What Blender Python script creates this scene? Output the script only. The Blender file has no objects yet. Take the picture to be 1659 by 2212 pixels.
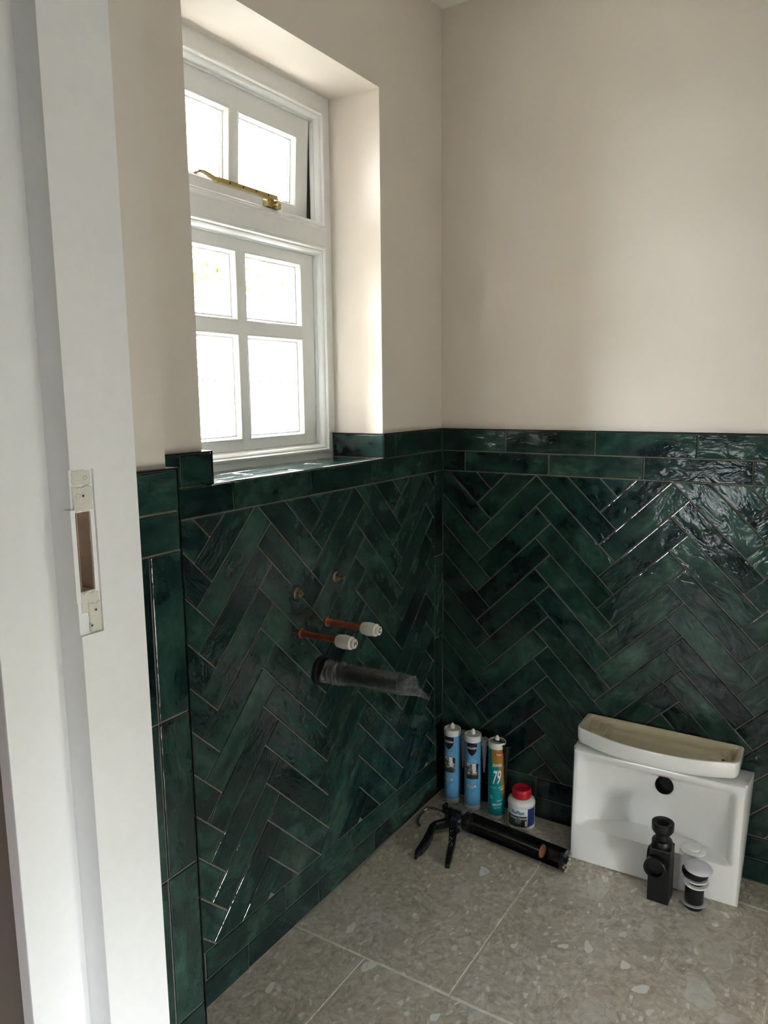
import bpy, bmesh, math, random
from mathutils import Vector, Matrix
random.seed(7)
S = bpy.context.scene
COL = S.collection

# ------------------------------------------------------------------ camera
F_PX = 1653.99
CAM = Vector((1.0563, -2.0009, 1.2423))
YAW, PITCH, ROLL = 0.5634, 0.1552, -0.0108
fw = Vector((-math.sin(YAW)*math.cos(PITCH), math.cos(YAW)*math.cos(PITCH), -math.sin(PITCH)))
rt = fw.cross(Vector((0, 0, 1))).normalized(); up = rt.cross(fw)
r2 = math.cos(ROLL)*rt + math.sin(ROLL)*up; u2 = -math.sin(ROLL)*rt + math.cos(ROLL)*up
cd = bpy.data.cameras.new('camera'); cam = bpy.data.objects.new('camera', cd); COL.objects.link(cam)
cd.sensor_fit = 'VERTICAL'; cd.sensor_height = 36; cd.sensor_width = 27; cd.lens = F_PX/2212*36; cd.clip_start = 0.02
cam.matrix_world = Matrix(((r2.x, u2.x, -fw.x, CAM.x), (r2.y, u2.y, -fw.y, CAM.y), (r2.z, u2.z, -fw.z, CAM.z), (0, 0, 0, 1)))
S.camera = cam

# ------------------------------------------------------------------ world, exposure
SKY = 30.0
w = bpy.data.worlds.new('overcast_sky'); S.world = w; w.use_nodes = True
bg = w.node_tree.nodes['Background']; bg.inputs[0].default_value = (0.95, 0.975, 1.0, 1)
# standard overcast sky: luminance (1 + 2 sin elevation) / 3 of the zenith value, all round
_t = w.node_tree; _c = _t.nodes.new('ShaderNodeTexCoord'); _x = _t.nodes.new('ShaderNodeSeparateXYZ'); _t.links.new(_c.outputs['Generated'], _x.inputs[0])
_m0 = _t.nodes.new('ShaderNodeMath'); _m0.operation = 'MAXIMUM'; _m0.inputs[1].default_value = 0.0; _t.links.new(_x.outputs['Z'], _m0.inputs[0])
_m = _t.nodes.new('ShaderNodeMath'); _m.operation = 'MULTIPLY_ADD'; _m.inputs[1].default_value = SKY*2/3; _m.inputs[2].default_value = SKY/3; _t.links.new(_m0.outputs[0], _m.inputs[0])
_t.links.new(_m.outputs[0], bg.inputs[1])
S.view_settings.view_transform = 'Standard'; S.view_settings.look = 'None'; S.view_settings.gamma = 1
S.view_settings.use_curve_mapping = False; S.view_settings.exposure = 2.38
S.cycles.use_denoising = True
S.cycles.max_bounces = 10; S.cycles.diffuse_bounces = 6; S.cycles.glossy_bounces = 4; S.cycles.transparent_max_bounces = 16
S.cycles.sample_clamp_indirect = 8.0; S.cycles.caustics_reflective = False; S.cycles.caustics_refractive = False

def portal(name, loc, rot, sx, sy):      # tells the renderer where sky light enters; adds no light itself
    l = bpy.data.lights.new(name, 'AREA'); l.shape = 'RECTANGLE'; l.size = sx; l.size_y = sy; l.cycles.is_portal = True
    o = bpy.data.objects.new(name, l); COL.objects.link(o); o.location = loc; o.rotation_euler = rot
# portals sit just outside the bathroom window and the added low windows; an area light shines along its local -Z
portal('daylight_portal_bathroom', (-0.375, -0.634, 1.51), (0, -math.pi/2, 0), 0.95, 0.7)
HALLX = 1.95
SIDE_FILLWIN = (-1.82, -1.50, 0.03, 0.68)       # unseen low window added in the hall's right wall to light the jamb: y0, y1, z0, z1 at x = HALLX
portal('daylight_portal_side', (HALLX+0.13, (SIDE_FILLWIN[0]+SIDE_FILLWIN[1])/2, (SIDE_FILLWIN[2]+SIDE_FILLWIN[3])/2), (0, math.pi/2, 0), SIDE_FILLWIN[3]-SIDE_FILLWIN[2], SIDE_FILLWIN[1]-SIDE_FILLWIN[0])

BATH_FILLWIN = (-1.29, -0.98, 0.03, 0.50)       # unseen low window added in the bathroom's right wall to light the floor: y0, y1, z0, z1 at x = 1.80
portal('daylight_portal_right', (2.01, (BATH_FILLWIN[0]+BATH_FILLWIN[1])/2, (BATH_FILLWIN[2]+BATH_FILLWIN[3])/2), (0, math.pi/2, 0), BATH_FILLWIN[3]-BATH_FILLWIN[2], BATH_FILLWIN[1]-BATH_FILLWIN[0])
REAR_FILLWIN = (0.02, 0.46, 0.30, 0.80)        # unseen glazed panel added in the hall's rear wall to light the basin: x0, x1, z0, z1 at y = -3.2
portal('daylight_portal_rear', ((REAR_FILLWIN[0]+REAR_FILLWIN[1])/2, -3.33, (REAR_FILLWIN[2]+REAR_FILLWIN[3])/2), (math.pi/2, 0, 0), REAR_FILLWIN[1]-REAR_FILLWIN[0], REAR_FILLWIN[3]-REAR_FILLWIN[2])

# ------------------------------------------------------------------ materials
def srgb(r, g, b):
    f = lambda c: (c/12.92 if c <= 0.04045 else ((c+0.055)/1.055)**2.4)
    return (f(r/255), f(g/255), f(b/255), 1)

class NT:
    def __init__(s, name):
        s.m = bpy.data.materials.new(name); s.m.use_nodes = True; s.t = s.m.node_tree
        s.p = s.t.nodes['Principled BSDF']; s.out = s.t.nodes['Material Output']
    def n(s, typ, **kw):
        nd = s.t.nodes.new(typ)
        for k, v in kw.items():
            if k.startswith('i_'):
                nd.inputs[int(k[2:]) if k[2:].isdigit() else k[2:].replace('_', ' ')].default_value = v
            else: setattr(nd, k, v)
        return nd
    def l(s, a, b): s.t.links.new(a, b)
    def ramp(s, fac, stops, interp='LINEAR'):
        r = s.n('ShaderNodeValToRGB'); r.color_ramp.interpolation = interp
        e = r.color_ramp.elements
        while len(e) < len(stops): e.new(0.5)
        for el, (p, c) in zip(e, stops): el.position = p; el.color = c
        s.l(fac, r.inputs[0]); return r.outputs[0]
    def mix(s, fac, a, b, blend='MIX'):
        m = s.n('ShaderNodeMix', data_type='RGBA', blend_type=blend)
        for sock, v in ((m.inputs[0], fac), (m.inputs[6], a), (m.inputs[7], b)):
            if isinstance(v, (int, float, tuple)): sock.default_value = v
            else: s.l(v, sock)
        return m.outputs[2]
    def math(s, op, a, b=0.0, c=0.0):
        m = s.n('ShaderNodeMath', operation=op)
        for sock, v in zip(m.inputs, (a, b, c)):
            if isinstance(v, (int, float)): sock.default_value = v
            else: s.l(v, sock)
        return m.outputs[0]
    def set(s, **kw):
        for k, v in kw.items():
            sock = s.p.inputs[k.replace('_', ' ')]
            if isinstance(v, (int, float, tuple)): sock.default_value = v
            else: s.l(v, sock)
        return s
    def bump(s, h, dist, strength=1.0):
        b = s.n('ShaderNodeBump'); b.inputs['Distance'].default_value = dist; b.inputs['Strength'].default_value = strength
        s.l(h, b.inputs['Height']); s.l(b.outputs[0], s.p.inputs['Normal'])

def coords(t, scale=(1, 1, 1), rand=True, world=False):
    tc = t.n('ShaderNodeTexCoord'); oi = t.n('ShaderNodeObjectInfo')
    if world:
        g = t.n('ShaderNodeNewGeometry'); src = g.outputs['Position']
    else: src = tc.outputs['Object']
    mp = t.n('ShaderNodeMapping'); mp.inputs['Scale'].default_value = scale; t.l(src, mp.inputs[0])
    if not rand: return mp.outputs[0], oi.outputs['Random']
    sc_ = t.n('ShaderNodeVectorMath', operation='SCALE'); sc_.inputs[0].default_value = (37.0, 61.0, 13.0); t.l(oi.outputs['Random'], sc_.inputs['Scale'])
    ad = t.n('ShaderNodeVectorMath', operation='ADD'); t.l(mp.outputs[0], ad.inputs[0]); t.l(sc_.outputs[0], ad.inputs[1])
    return ad.outputs[0], oi.outputs['Random']
def noise(t, vec, scale, detail=3.0, rough=0.5, dist=0.0):
    n = t.n('ShaderNodeTexNoise'); n.inputs['Scale'].default_value = scale; n.inputs['Detail'].default_value = detail
    n.inputs['Roughness'].default_value = rough; n.inputs['Distortion'].default_value = dist; t.l(vec, n.inputs['Vector'])
    return n.outputs['Fac']

MAT = {}
def plain(name, col, rough=0.5, metal=0.0, spec=0.5, bump=0.0, bscale=60.0, var=0.06, coat=0.0):
    t = NT(name); v, r = coords(t)
    nz = noise(t, v, bscale, 4)
    lo = tuple(c*(1-var) for c in col[:3])+(1,); hi = tuple(min(1, c*(1+var)) for c in col[:3])+(1,)
    t.set(Base_Color=t.ramp(nz, [(0.3, lo), (0.7, hi)]), Roughness=rough, Metallic=metal)
    t.p.inputs['Specular IOR Level'].default_value = spec
    t.p.inputs['Coat Weight'].default_value = coat; t.p.inputs['Coat Roughness'].default_value = 0.08
    if bump: t.bump(nz, bump)
    MAT[name] = t.m; return t.m

def mat_plaster():
    t = NT('painted_plaster'); v, r = coords(t, rand=False, world=True)
    a = noise(t, v, 2.0, 3); f = noise(t, v, 260.0, 2)
    t.set(Base_Color=t.ramp(a, [(0.3, srgb(216, 208, 199)), (0.7, srgb(221, 213, 204))]), Roughness=0.62)
    t.p.inputs['Specular IOR Level'].default_value = 0.25
    t.bump(f, 0.0006, 0.25); MAT['plaster'] = t.m
def mat_tile():
    t = NT('glazed_green_tile'); v, rnd = coords(t, (1, 1.5, 1))
    big = noise(t, v, 7.0, 4, 0.55, 0.8); mid = noise(t, v, 32.0, 4, 0.6, 0.4); fine = noise(t, v, 210.0, 2)
    base = t.ramp(big, [(0.28, srgb(13, 27, 31)), (0.45, srgb(26, 47, 44)), (0.6, srgb(39, 66, 58)), (0.78, srgb(58, 88, 77))])
    rv = t.ramp(rnd, [(0.0, (0.45, 0.5, 0.56, 1)), (0.3, (0.78, 0.8, 0.82, 1)), (0.65, (1.0, 1.0, 1.0, 1)), (0.9, (1.25, 1.2, 1.15, 1)), (1.0, (1.1, 0.82, 0.8, 1))])
    c1 = t.mix(1.0, base, rv, 'MULTIPLY')
    m2 = t.ramp(mid, [(0.35, (0.62, 0.66, 0.7, 1)), (0.55, (1, 1, 1, 1)), (0.72, (1.5, 1.45, 1.4, 1))])
    c2 = t.mix(0.85, c1, m2, 'MULTIPLY')
    spk = t.ramp(fine, [(0.68, (0, 0, 0, 1)), (0.76, (1, 1, 1, 1))])
    c3 = t.mix(t.math('MULTIPLY', spk, 0.35), c2, srgb(10, 22, 24))
    vw, _ = coords(t, rand=False, world=True); hz = t.ramp(noise(t, vw, 5.0, 6, 0.65, 0.6), [(0.56, (0, 0, 0, 1)), (0.75, (1, 1, 1, 1))])
    c3 = t.mix(t.math('MULTIPLY', hz, 0.16), c3, srgb(128, 138, 132))      # patches of grout haze
    t.set(Base_Color=c3, Roughness=t.ramp(mid, [(0.35, (0.07,)*3+(1,)), (0.7, (0.17,)*3+(1,))]))
    t.p.inputs['Specular IOR Level'].default_value = 0.5
    v2, _ = coords(t, (1, 2.0, 1))
    rip = noise(t, v2, 16.0, 3, 0.55, 0.5)
    t.bump(t.math('ADD', t.math('MULTIPLY', rip, 1.0), t.math('MULTIPLY', mid, 0.16)), 0.0045, 0.5)
    MAT['tile'] = t.m
def mat_floor():
    t = NT('breccia_floor_tile'); v, rnd = coords(t, (1, 1, 1))
    wz = t.n('ShaderNodeTexNoise'); wz.inputs['Scale'].default_value = 9; wz.inputs['Detail'].default_value = 4; t.l(v, wz.inputs['Vector'])
    wm = t.n('ShaderNodeVectorMath', operation='SCALE'); wm.inputs['Scale'].default_value = 0.09; t.l(wz.outputs['Color'], wm.inputs[0])
    wa = t.n('ShaderNodeVectorMath', operation='ADD'); t.l(v, wa.inputs[0]); t.l(wm.outputs[0], wa.inputs[1])
    def vor(scale, sx=1.0, sy=1.0, rot=0.0, feature='F1'):
        mp = t.n('ShaderNodeMapping'); mp.inputs['Scale'].default_value = (sx, sy, 1); mp.inputs['Rotation'].default_value = (0, 0, rot); t.l(wa.outputs[0], mp.inputs[0])
        n = t.n('ShaderNodeTexVoronoi', feature=feature); n.inputs['Scale'].default_value = scale; n.inputs['Randomness'].default_value = 1.0; t.l(mp.outputs[0], n.inputs['Vector'])
        return n
    def chan(n, i):
        s_ = t.n('ShaderNodeSeparateColor'); t.l(n.outputs['Color'], s_.inputs[0]); return s_.outputs[i]
    matrix = t.ramp(noise(t, wa.outputs[0], 60.0, 6, 0.65), [(0.3, srgb(161, 154, 144)), (0.5, srgb(195, 187, 177)), (0.72, srgb(225, 219, 209))])
    tint = t.ramp(noise(t, v, 5.0, 3), [(0.35, (0.97, 0.95, 0.90, 1)), (0.65, (1.03, 1.03, 1.05, 1))])
    c = t.mix(1.0, matrix, tint, 'MULTIPLY')
    # small clasts
    sm = vor(75, 1, 0.55, 0.35); smc = t.ramp(chan(sm, 0), [(0.0, srgb(159, 151, 140)), (0.5, srgb(198, 190, 182)), (0.85, srgb(234, 228, 220)), (1.0, srgb(240, 240, 240))])
    smm = t.math('MULTIPLY', t.math('LESS_THAN', sm.outputs['Distance'], 0.36), t.math('GREATER_THAN', chan(sm, 1), 0.45))
    c = t.mix(t.math('MULTIPLY', smm, 0.75), c, smc)
    # large grey clasts
    lg = vor(13, 1, 0.6, 0.5); lgc = t.ramp(chan(lg, 0), [(0.0, srgb(169, 161, 149)), (0.4, srgb(191, 186, 175)), (0.75, srgb(209, 205, 198)), (1.0, srgb(225, 223, 220))])
    lgm = t.math('MULTIPLY', t.math('LESS_THAN', lg.outputs['Distance'], 0.40), t.math('GREATER_THAN', chan(lg, 1), 0.42))
    c = t.mix(t.math('MULTIPLY', lgm, 0.55), c, lgc)
    # white pebbles
    wh = vor(30, 1, 0.5, 0.55); whm = t.math('MULTIPLY', t.math('LESS_THAN', wh.outputs['Distance'], t.math('MULTIPLY', chan(wh, 2), 0.36)), t.math('GREATER_THAN', chan(wh, 0), 0.74))
    c = t.mix(t.math('MULTIPLY', whm, 0.9), c, t.ramp(chan(wh, 1), [(0.0, srgb(240, 240, 231)), (0.5, srgb(240, 240, 240)), (1.0, srgb(240, 240, 240))]))
    w2 = vor(58, 1, 0.6, 0.2); w2m = t.math('MULTIPLY', t.math('LESS_THAN', w2.outputs['Distance'], t.math('MULTIPLY', chan(w2, 2), 0.40)), t.math('GREATER_THAN', chan(w2, 0), 0.86))
    c = t.mix(t.math('MULTIPLY', w2m, 0.8), c, t.ramp(chan(w2, 1), [(0.0, srgb(205, 200, 190)), (1.0, srgb(238, 238, 238))]))
    # thin dark veins
    ed = vor(22, 1, 0.7, 0.4, 'DISTANCE_TO_EDGE'); edm = t.math('MULTIPLY', t.math('LESS_THAN', ed.outputs['Distance'], 0.018), t.math('GREATER_THAN', noise(t, v, 14.0, 3), 0.52))
    c = t.mix(t.math('MULTIPLY', edm, 0.3), c, srgb(122, 112, 100))
    t.set(Base_Color=c, Roughness=0.42); t.p.inputs['Specular IOR Level'].default_value = 0.4
    t.bump(noise(t, v, 120.0, 3), 0.0004, 0.3); MAT['floor'] = t.m
def mat_brick():
    t = NT('red_brick'); v, r = coords(t, rand=False, world=True)
    mp = t.n('ShaderNodeMapping'); mp.inputs['Rotation'].default_value = (math.pi/2, 0, math.pi/2); t.l(v, mp.inputs[0])
    b = t.n('ShaderNodeTexBrick'); b.inputs['Color1'].default_value = srgb(150, 84, 66); b.inputs['Color2'].default_value = srgb(120, 66, 54); b.inputs['Mortar'].default_value = srgb(170, 160, 146)
    b.inputs['Scale'].default_value = 4.4; t.l(mp.outputs[0], b.inputs['Vector'])
    t.set(Base_Color=b.outputs['Color'], Roughness=0.9); MAT['brick'] = t.m
def mat_glass(key='glass', name='window_glass', tint=(0.95, 0.97, 0.96, 1)):
    t = NT(name); t.t.nodes.remove(t.p)
    tr = t.n('ShaderNodeBsdfTransparent'); tr.inputs[0].default_value = tint
    gl = t.n('ShaderNodeBsdfGlossy'); gl.inputs['Roughness'].default_value = 0.02
    fr = t.n('ShaderNodeLayerWeight'); fr.inputs[0].default_value = 0.5
    fac = t.math('MULTIPLY_ADD', t.math('POWER', fr.outputs['Facing'], 5.0), 0.5, 0.03)
    mx = t.n('ShaderNodeMixShader'); t.l(fac, mx.inputs[0]); t.l(tr.outputs[0], mx.inputs[1]); t.l(gl.outputs[0], mx.inputs[2]); t.l(mx.outputs[0], t.out.inputs[0])
    MAT[key] = t.m
def mat_film(key='film', k=0.55, b=0.05):
    t = NT('clear_plastic_'+key); t.t.nodes.remove(t.p)
    v, r = coords(t, (1, 1, 1)); nz = noise(t, v, 45.0, 4, 0.6, 1.5)
    tr = t.n('ShaderNodeBsdfTransparent'); tr.inputs[0].default_value = (0.93, 0.94, 0.95, 1)
    gl = t.n('ShaderNodeBsdfGlossy'); gl.inputs['Roughness'].default_value = 0.08
    df = t.n('ShaderNodeBsdfDiffuse'); df.inputs[0].default_value = (0.75, 0.77, 0.8, 1)
    lw = t.n('ShaderNodeLayerWeight'); lw.inputs[0].default_value = 0.45
    bp = t.n('ShaderNodeBump'); bp.inputs['Distance'].default_value = 0.004; t.l(nz, bp.inputs['Height'])
    t.l(bp.outputs[0], gl.inputs['Normal']); t.l(bp.outputs[0], lw.inputs['Normal'])
    m0 = t.n('ShaderNodeMixShader'); m0.inputs[0].default_value = 0.78; t.l(df.outputs[0], m0.inputs[1]); t.l(gl.outputs[0], m0.inputs[2])
    f = t.math('MULTIPLY_ADD', t.math('POWER', lw.outputs['Facing'], 1.3), k, b)
    mx = t.n('ShaderNodeMixShader'); t.l(f, mx.inputs[0]); t.l(tr.outputs[0], mx.inputs[1]); t.l(m0.outputs[0], mx.inputs[2]); t.l(mx.outputs[0], t.out.inputs[0])
    MAT[key] = t.m
def mat_frost():
    t = NT('translucent_plastic'); t.set(Base_Color=(0.62, 0.65, 0.69, 1), Roughness=0.35)
    tr = t.n('ShaderNodeBsdfTransparent'); mx = t.n('ShaderNodeMixShader'); mx.inputs[0].default_value = 0.72
    t.l(tr.outputs[0], mx.inputs[1]); t.l(t.p.outputs[0], mx.inputs[2]); t.l(mx.outputs[0], t.out.inputs[0]); MAT['frost'] = t.m
mat_plaster(); mat_tile(); mat_floor(); mat_brick(); mat_glass(); mat_glass('tinted', 'tinted_glass', (0.50, 0.51, 0.52, 1)); mat_glass('side_glass', 'lightly_tinted_glass', (0.9, 0.93, 0.96, 1)); mat_film('film', 0.60, 0.05); mat_film('film_fold', 0.85, 0.15); mat_frost()
def mat_photo():
    t = NT('printed_photo'); v, r = coords(t, rand=False); 
    nz = noise(t, v, 130.0, 4, 0.6); t.set(Base_Color=t.ramp(nz, [(0.35, srgb(46, 46, 44)), (0.5, srgb(120, 118, 112)), (0.62, srgb(196, 192, 184))]), Roughness=0.4); MAT['photo'] = t.m
mat_photo()
plain('white_paint', srgb(232, 234, 234), 0.38, var=0.015)
plain('jamb_paint', srgb(238, 238, 239), 0.45, var=0.015)
plain('ceiling_paint', srgb(228, 228, 222), 0.7, var=0.02)
plain('grout', srgb(104, 97, 90), 0.85, bump=0.0008, bscale=150, var=0.18)
plain('floor_grout', srgb(236, 230, 220), 0.85, bscale=80, var=0.08)
plain('black_trim', srgb(20, 21, 23), 0.35, metal=0.6)
plain('bare_wood', srgb(188, 168, 150), 0.8, bump=0.002, bscale=45, var=0.14)
plain('filler', srgb(214, 210, 200), 0.75, bump=0.0022, bscale=70, var=0.05)
plain('brass', srgb(186, 168, 118), 0.3, metal=1.0, var=0.05)
plain('copper', srgb(164, 92, 66), 0.42, metal=0.85, bscale=30, var=0.25)
plain('white_plastic', srgb(226, 226, 222), 0.38, var=0.02)
plain('offwhite_plastic', srgb(216, 212, 202), 0.42, var=0.03)
plain('black_plastic', srgb(14, 15, 17), 0.42, var=0.1)
plain('ink', srgb(22, 22, 24), 0.6)
plain('ceramic', srgb(238, 239, 239), 0.12, var=0.008, coat=0.4)
plain('unglazed', srgb(205, 196, 170), 0.55, bscale=25, var=0.04)
plain('blue_label', srgb(96, 164, 208), 0.35, var=0.02)
plain('navy', srgb(14, 20, 34), 0.35)
plain('print_white', srgb(226, 228, 230), 0.45)
plain('pale_blue', srgb(176, 208, 226), 0.4)
plain('teal_label', srgb(0, 140, 142), 0.32)
plain('gold_label', srgb(166, 130, 54), 0.32, metal=0.25)
plain('red_print', srgb(214, 40, 44), 0.4)
plain('red_cap', srgb(186, 28, 44), 0.42, bump=0.0005, bscale=120)
plain('green_print', srgb(58, 74, 58), 0.4, bscale=40, var=0.3)
plain('dark_blue', srgb(40, 58, 116), 0.4)
plain('blue_ink', srgb(24, 110, 150), 0.4)
plain('dark_steel', srgb(136, 130, 118), 0.3, metal=1.0, bscale=60, var=0.3)
plain('bright_steel', srgb(190, 188, 182), 0.25, metal=1.0, var=0.1)
plain('aged_brass_nut', srgb(172, 156, 116), 0.28, metal=1.0, var=0.15)
plain('gun_paint', srgb(24, 25, 27), 0.25, bscale=70, var=0.4, coat=0.3)
plain('dried_sealant', srgb(168, 160, 142), 0.6, bump=0.004, bscale=120, var=0.25)
plain('rust', srgb(150, 104, 70), 0.5, metal=0.5, bscale=80, var=0.3)
plain('lilac_film', srgb(206, 206, 216), 0.35)
plain('paving', srgb(112, 110, 106), 0.9, var=0.08)
plain('iron', srgb(28, 30, 32), 0.5)
plain('gap_shade_brown', srgb(52, 40, 38), 0.8)
plain('leaf', srgb(92, 128, 52), 0.6, bscale=9, var=0.35)
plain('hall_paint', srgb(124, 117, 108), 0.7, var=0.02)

# ------------------------------------------------------------------ mesh helpers
def link(name, me, mat, parent=None, smooth=False):
    if mat is not None and not me.materials: me.materials.append(MAT[mat])
    o = bpy.data.objects.new(name, me); COL.objects.link(o)
    if parent is not None: o.parent = parent
    if smooth:
        for p in me.polygons: p.use_smooth = True
    return o
def empty(name, loc=(0, 0, 0), rz=0.0):
    o = bpy.data.objects.new(name, None); COL.objects.link(o); o.location = loc; o.rotation_euler = (0, 0, rz); o.empty_display_size = 0.05; return o
def tag(o, label, cat, group=None, kind=None):
    o['label'] = label; o['category'] = cat
    if group: o['group'] = group
    if kind: o['kind'] = kind
    return o
class MB:
    def __init__(s): s.v = []; s.f = []; s.sm = []
    def add(s, vs, fs, sm=False):
        b = len(s.v); s.v += [tuple(v) for v in vs]; s.f += [tuple(i+b for i in f) for f in fs]; s.sm += [sm]*len(fs); return s
    def box(s, x0, x1, y0, y1, z0, z1, bev=0.0, M=None):
        bm = bmesh.new(); bmesh.ops.create_cube(bm, size=1)
        for v in bm.verts: v.co = Vector(((x0+x1)/2+v.co.x*(x1-x0), (y0+y1)/2+v.co.y*(y1-y0), (z0+z1)/2+v.co.z*(z1-z0)))
        if bev: bmesh.ops.bevel(bm, geom=bm.edges[:], offset=bev, segments=2, profile=0.6, affect='EDGES')
        return s.bm(bm, M)
    def bm(s, bm, M=None, sm=False):
        bm.verts.ensure_lookup_table(); bm.verts.index_update()
        s.add([(M @ v.co if M else v.co) for v in bm.verts], [[v.index for v in f.verts] for f in bm.faces], sm); bm.free(); return s
    def lathe(s, prof, n=32, M=None, cap=True, sm=True, a0=0.0, a1=2*math.pi):
        full = abs(a1-a0-2*math.pi) < 1e-6; m = n if full else n+1
        vs = []; fs = []
        for r, z in prof:
            for i in range(m):
                a = a0+(a1-a0)*i/n; vs.append(Vector((r*math.cos(a), r*math.sin(a), z)))
        for j in range(len(prof)-1):
            for i in range(n):
                k = (i+1) % m; fs.append((j*m+i, j*m+k, (j+1)*m+k, (j+1)*m+i))
        if cap and full:
            if prof[0][0] > 1e-6: fs.append(tuple(range(m))[::-1])
            if prof[-1][0] > 1e-6: fs.append(tuple((len(prof)-1)*m+i for i in range(m)))
        s.add([M @ v for v in vs] if M else vs, fs, sm); return s
    def tube(s, pts, rads, n=12, cap=True, sq=None):
        pts = [Vector(p) for p in pts]; rads = rads if isinstance(rads, (list, tuple)) else [rads]*len(pts)
        vs = []; fs = []; prev = None
        for i, p in enumerate(pts):
            d = (pts[min(i+1, len(pts)-1)]-pts[max(i-1, 0)]).normalized()
            if prev is None: a = Vector((0, 0, 1)) if abs(d.z) < 0.9 else Vector((1, 0, 0))
            else: a = prev
            x = (a-d*a.dot(d)).normalized(); prev = x; y = d.cross(x)
            for k in range(n):
                t = 2*math.pi*k/n; r = rads[i]; c, s_ = math.cos(t), math.sin(t)
                if sq: r1, r2 = r*sq[0], r*sq[1]
                else: r1 = r2 = r
                vs.append(p+x*r1*c+y*r2*s_)
        for i in range(len(pts)-1):
            for k in range(n):
                k2 = (k+1) % n; fs.append((i*n+k, i*n+k2, (i+1)*n+k2, (i+1)*n+k))
        if cap: fs.append(tuple(range(n))[::-1]); fs.append(tuple((len(pts)-1)*n+k for k in range(n)))
        s.add(vs, fs, True); return s
    def mesh(s, name):
        me = bpy.data.meshes.new(name); me.from_pydata(s.v, [], s.f); me.validate()
        if len(me.polygons) == len(s.sm): me.polygons.foreach_set('use_smooth', s.sm)
        bm = bmesh.new(); bm.from_mesh(me); bmesh.ops.recalc_face_normals(bm, faces=bm.faces[:]); bm.to_mesh(me); bm.free(); me.update(); return me
    def build(s, name, mat, parent=None, autosmooth=True):
        me = s.mesh(name)
        if any(s.sm): 
            try: me.set_sharp_from_angle(angle=math.radians(38))
            except Exception: pass
        return link(name, me, mat, parent)

# ------------------------------------------------------------------ wall tiles
def clip_poly(poly, a, b, c):           # keep a*x+b*y <= c
    out = []
    for i in range(len(poly)):
        p, q = poly[i], poly[(i+1) % len(poly)]; dp, dq = a*p[0]+b*p[1]-c, a*q[0]+b*q[1]-c
        if dp <= 0: out.append(p)
        if (dp < 0 < dq) or (dq < 0 < dp):
            t = dp/(dp-dq); out.append((p[0]+t*(q[0]-p[0]), p[1]+t*(q[1]-p[1])))
    return out
def area(p): return 0.5*sum(p[i][0]*p[(i+1) % len(p)][1]-p[(i+1) % len(p)][0]*p[i][1] for i in range(len(p)))
def inset(poly, d):
    n = len(poly); out = []
    for i in range(n):
        p0, p1, p2 = Vector(poly[i-1]), Vector(poly[i]), Vector(poly[(i+1) % n])
        e1 = (p1-p0).normalized(); e2 = (p2-p1).normalized(); n1 = Vector((-e1.y, e1.x)); n2 = Vector((-e2.y, e2.x))
        k = 1+n1.dot(n2); m = (n1+n2)/max(k, 0.25); out.append(p1+m*d)
    return [(v.x, v.y) for v in out]
def clean(p):
    out = []
    for q in p:
        if not out or math.hypot(q[0]-out[-1][0], q[1]-out[-1][1]) > 1e-4: out.append(q)
    if len(out) > 1 and math.hypot(out[0][0]-out[-1][0], out[0][1]-out[-1][1]) <= 1e-4: out.pop()
    return out
def slab(poly, name='tile', thick=0.007, bev=0.0016):
    poly = clean(poly)
    if area(poly) < 0: poly = poly[::-1]
    rings = [[(x, y, -thick) for x, y in poly], [(x, y, -bev) for x, y in poly]]
    for k, zz in ((0.35, -bev*0.35), (1.0, 0.0)):
        rings.append([(x, y, zz) for x, y in inset(poly, bev*k)])
    n = len(poly); vs = [v for r in rings for v in r]; fs = []
    for j in range(3):
        for i in range(n): fs.append((j*n+i, j*n+(i+1) % n, (j+1)*n+(i+1) % n, (j+1)*n+i))
    fs.append(tuple(3*n+i for i in range(n)))
    me = bpy.data.meshes.new(name); me.from_pydata(vs, [], fs); me.materials.append(MAT['tile']); me.update()
    return me
class Plane:                             # 2-D wall coordinates (a to the viewer's right, z up) -> world
    def __init__(s, o, u, v): s.o, s.u, s.v = Vector(o), Vector(u), Vector(v); s.n = s.u.cross(s.v)
    def mat(s, c, ang, tilt=0.0):
        x = s.u*math.cos(ang)+s.v*math.sin(ang); y = s.n.cross(x); z = s.n.copy()
        M = Matrix((x, y, z)).transposed().to_4x4(); M.translation = s.o+s.u*c[0]+s.v*c[1]
        if tilt: M = M @ Matrix.Rotation(random.uniform(-tilt, tilt), 4, 'X') @ Matrix.Rotation(random.uniform(-tilt, tilt)*0.5, 4, 'Y')
        return M
W_LEFT = Plane((0, 0, 0), (0, 1, 0), (0, 0, 1))
W_BACK = Plane((0, 0, 0), (1, 0, 0), (0, 0, 1))
W_PIER = Plane((0.2, 0, 0), (0, 1, 0), (0, 0, 1))
def jit(p, a=0.0005): return [(x+random.uniform(-a, a), y+random.uniform(-a, a)) for x, y in p]
SHARED = {}
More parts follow.
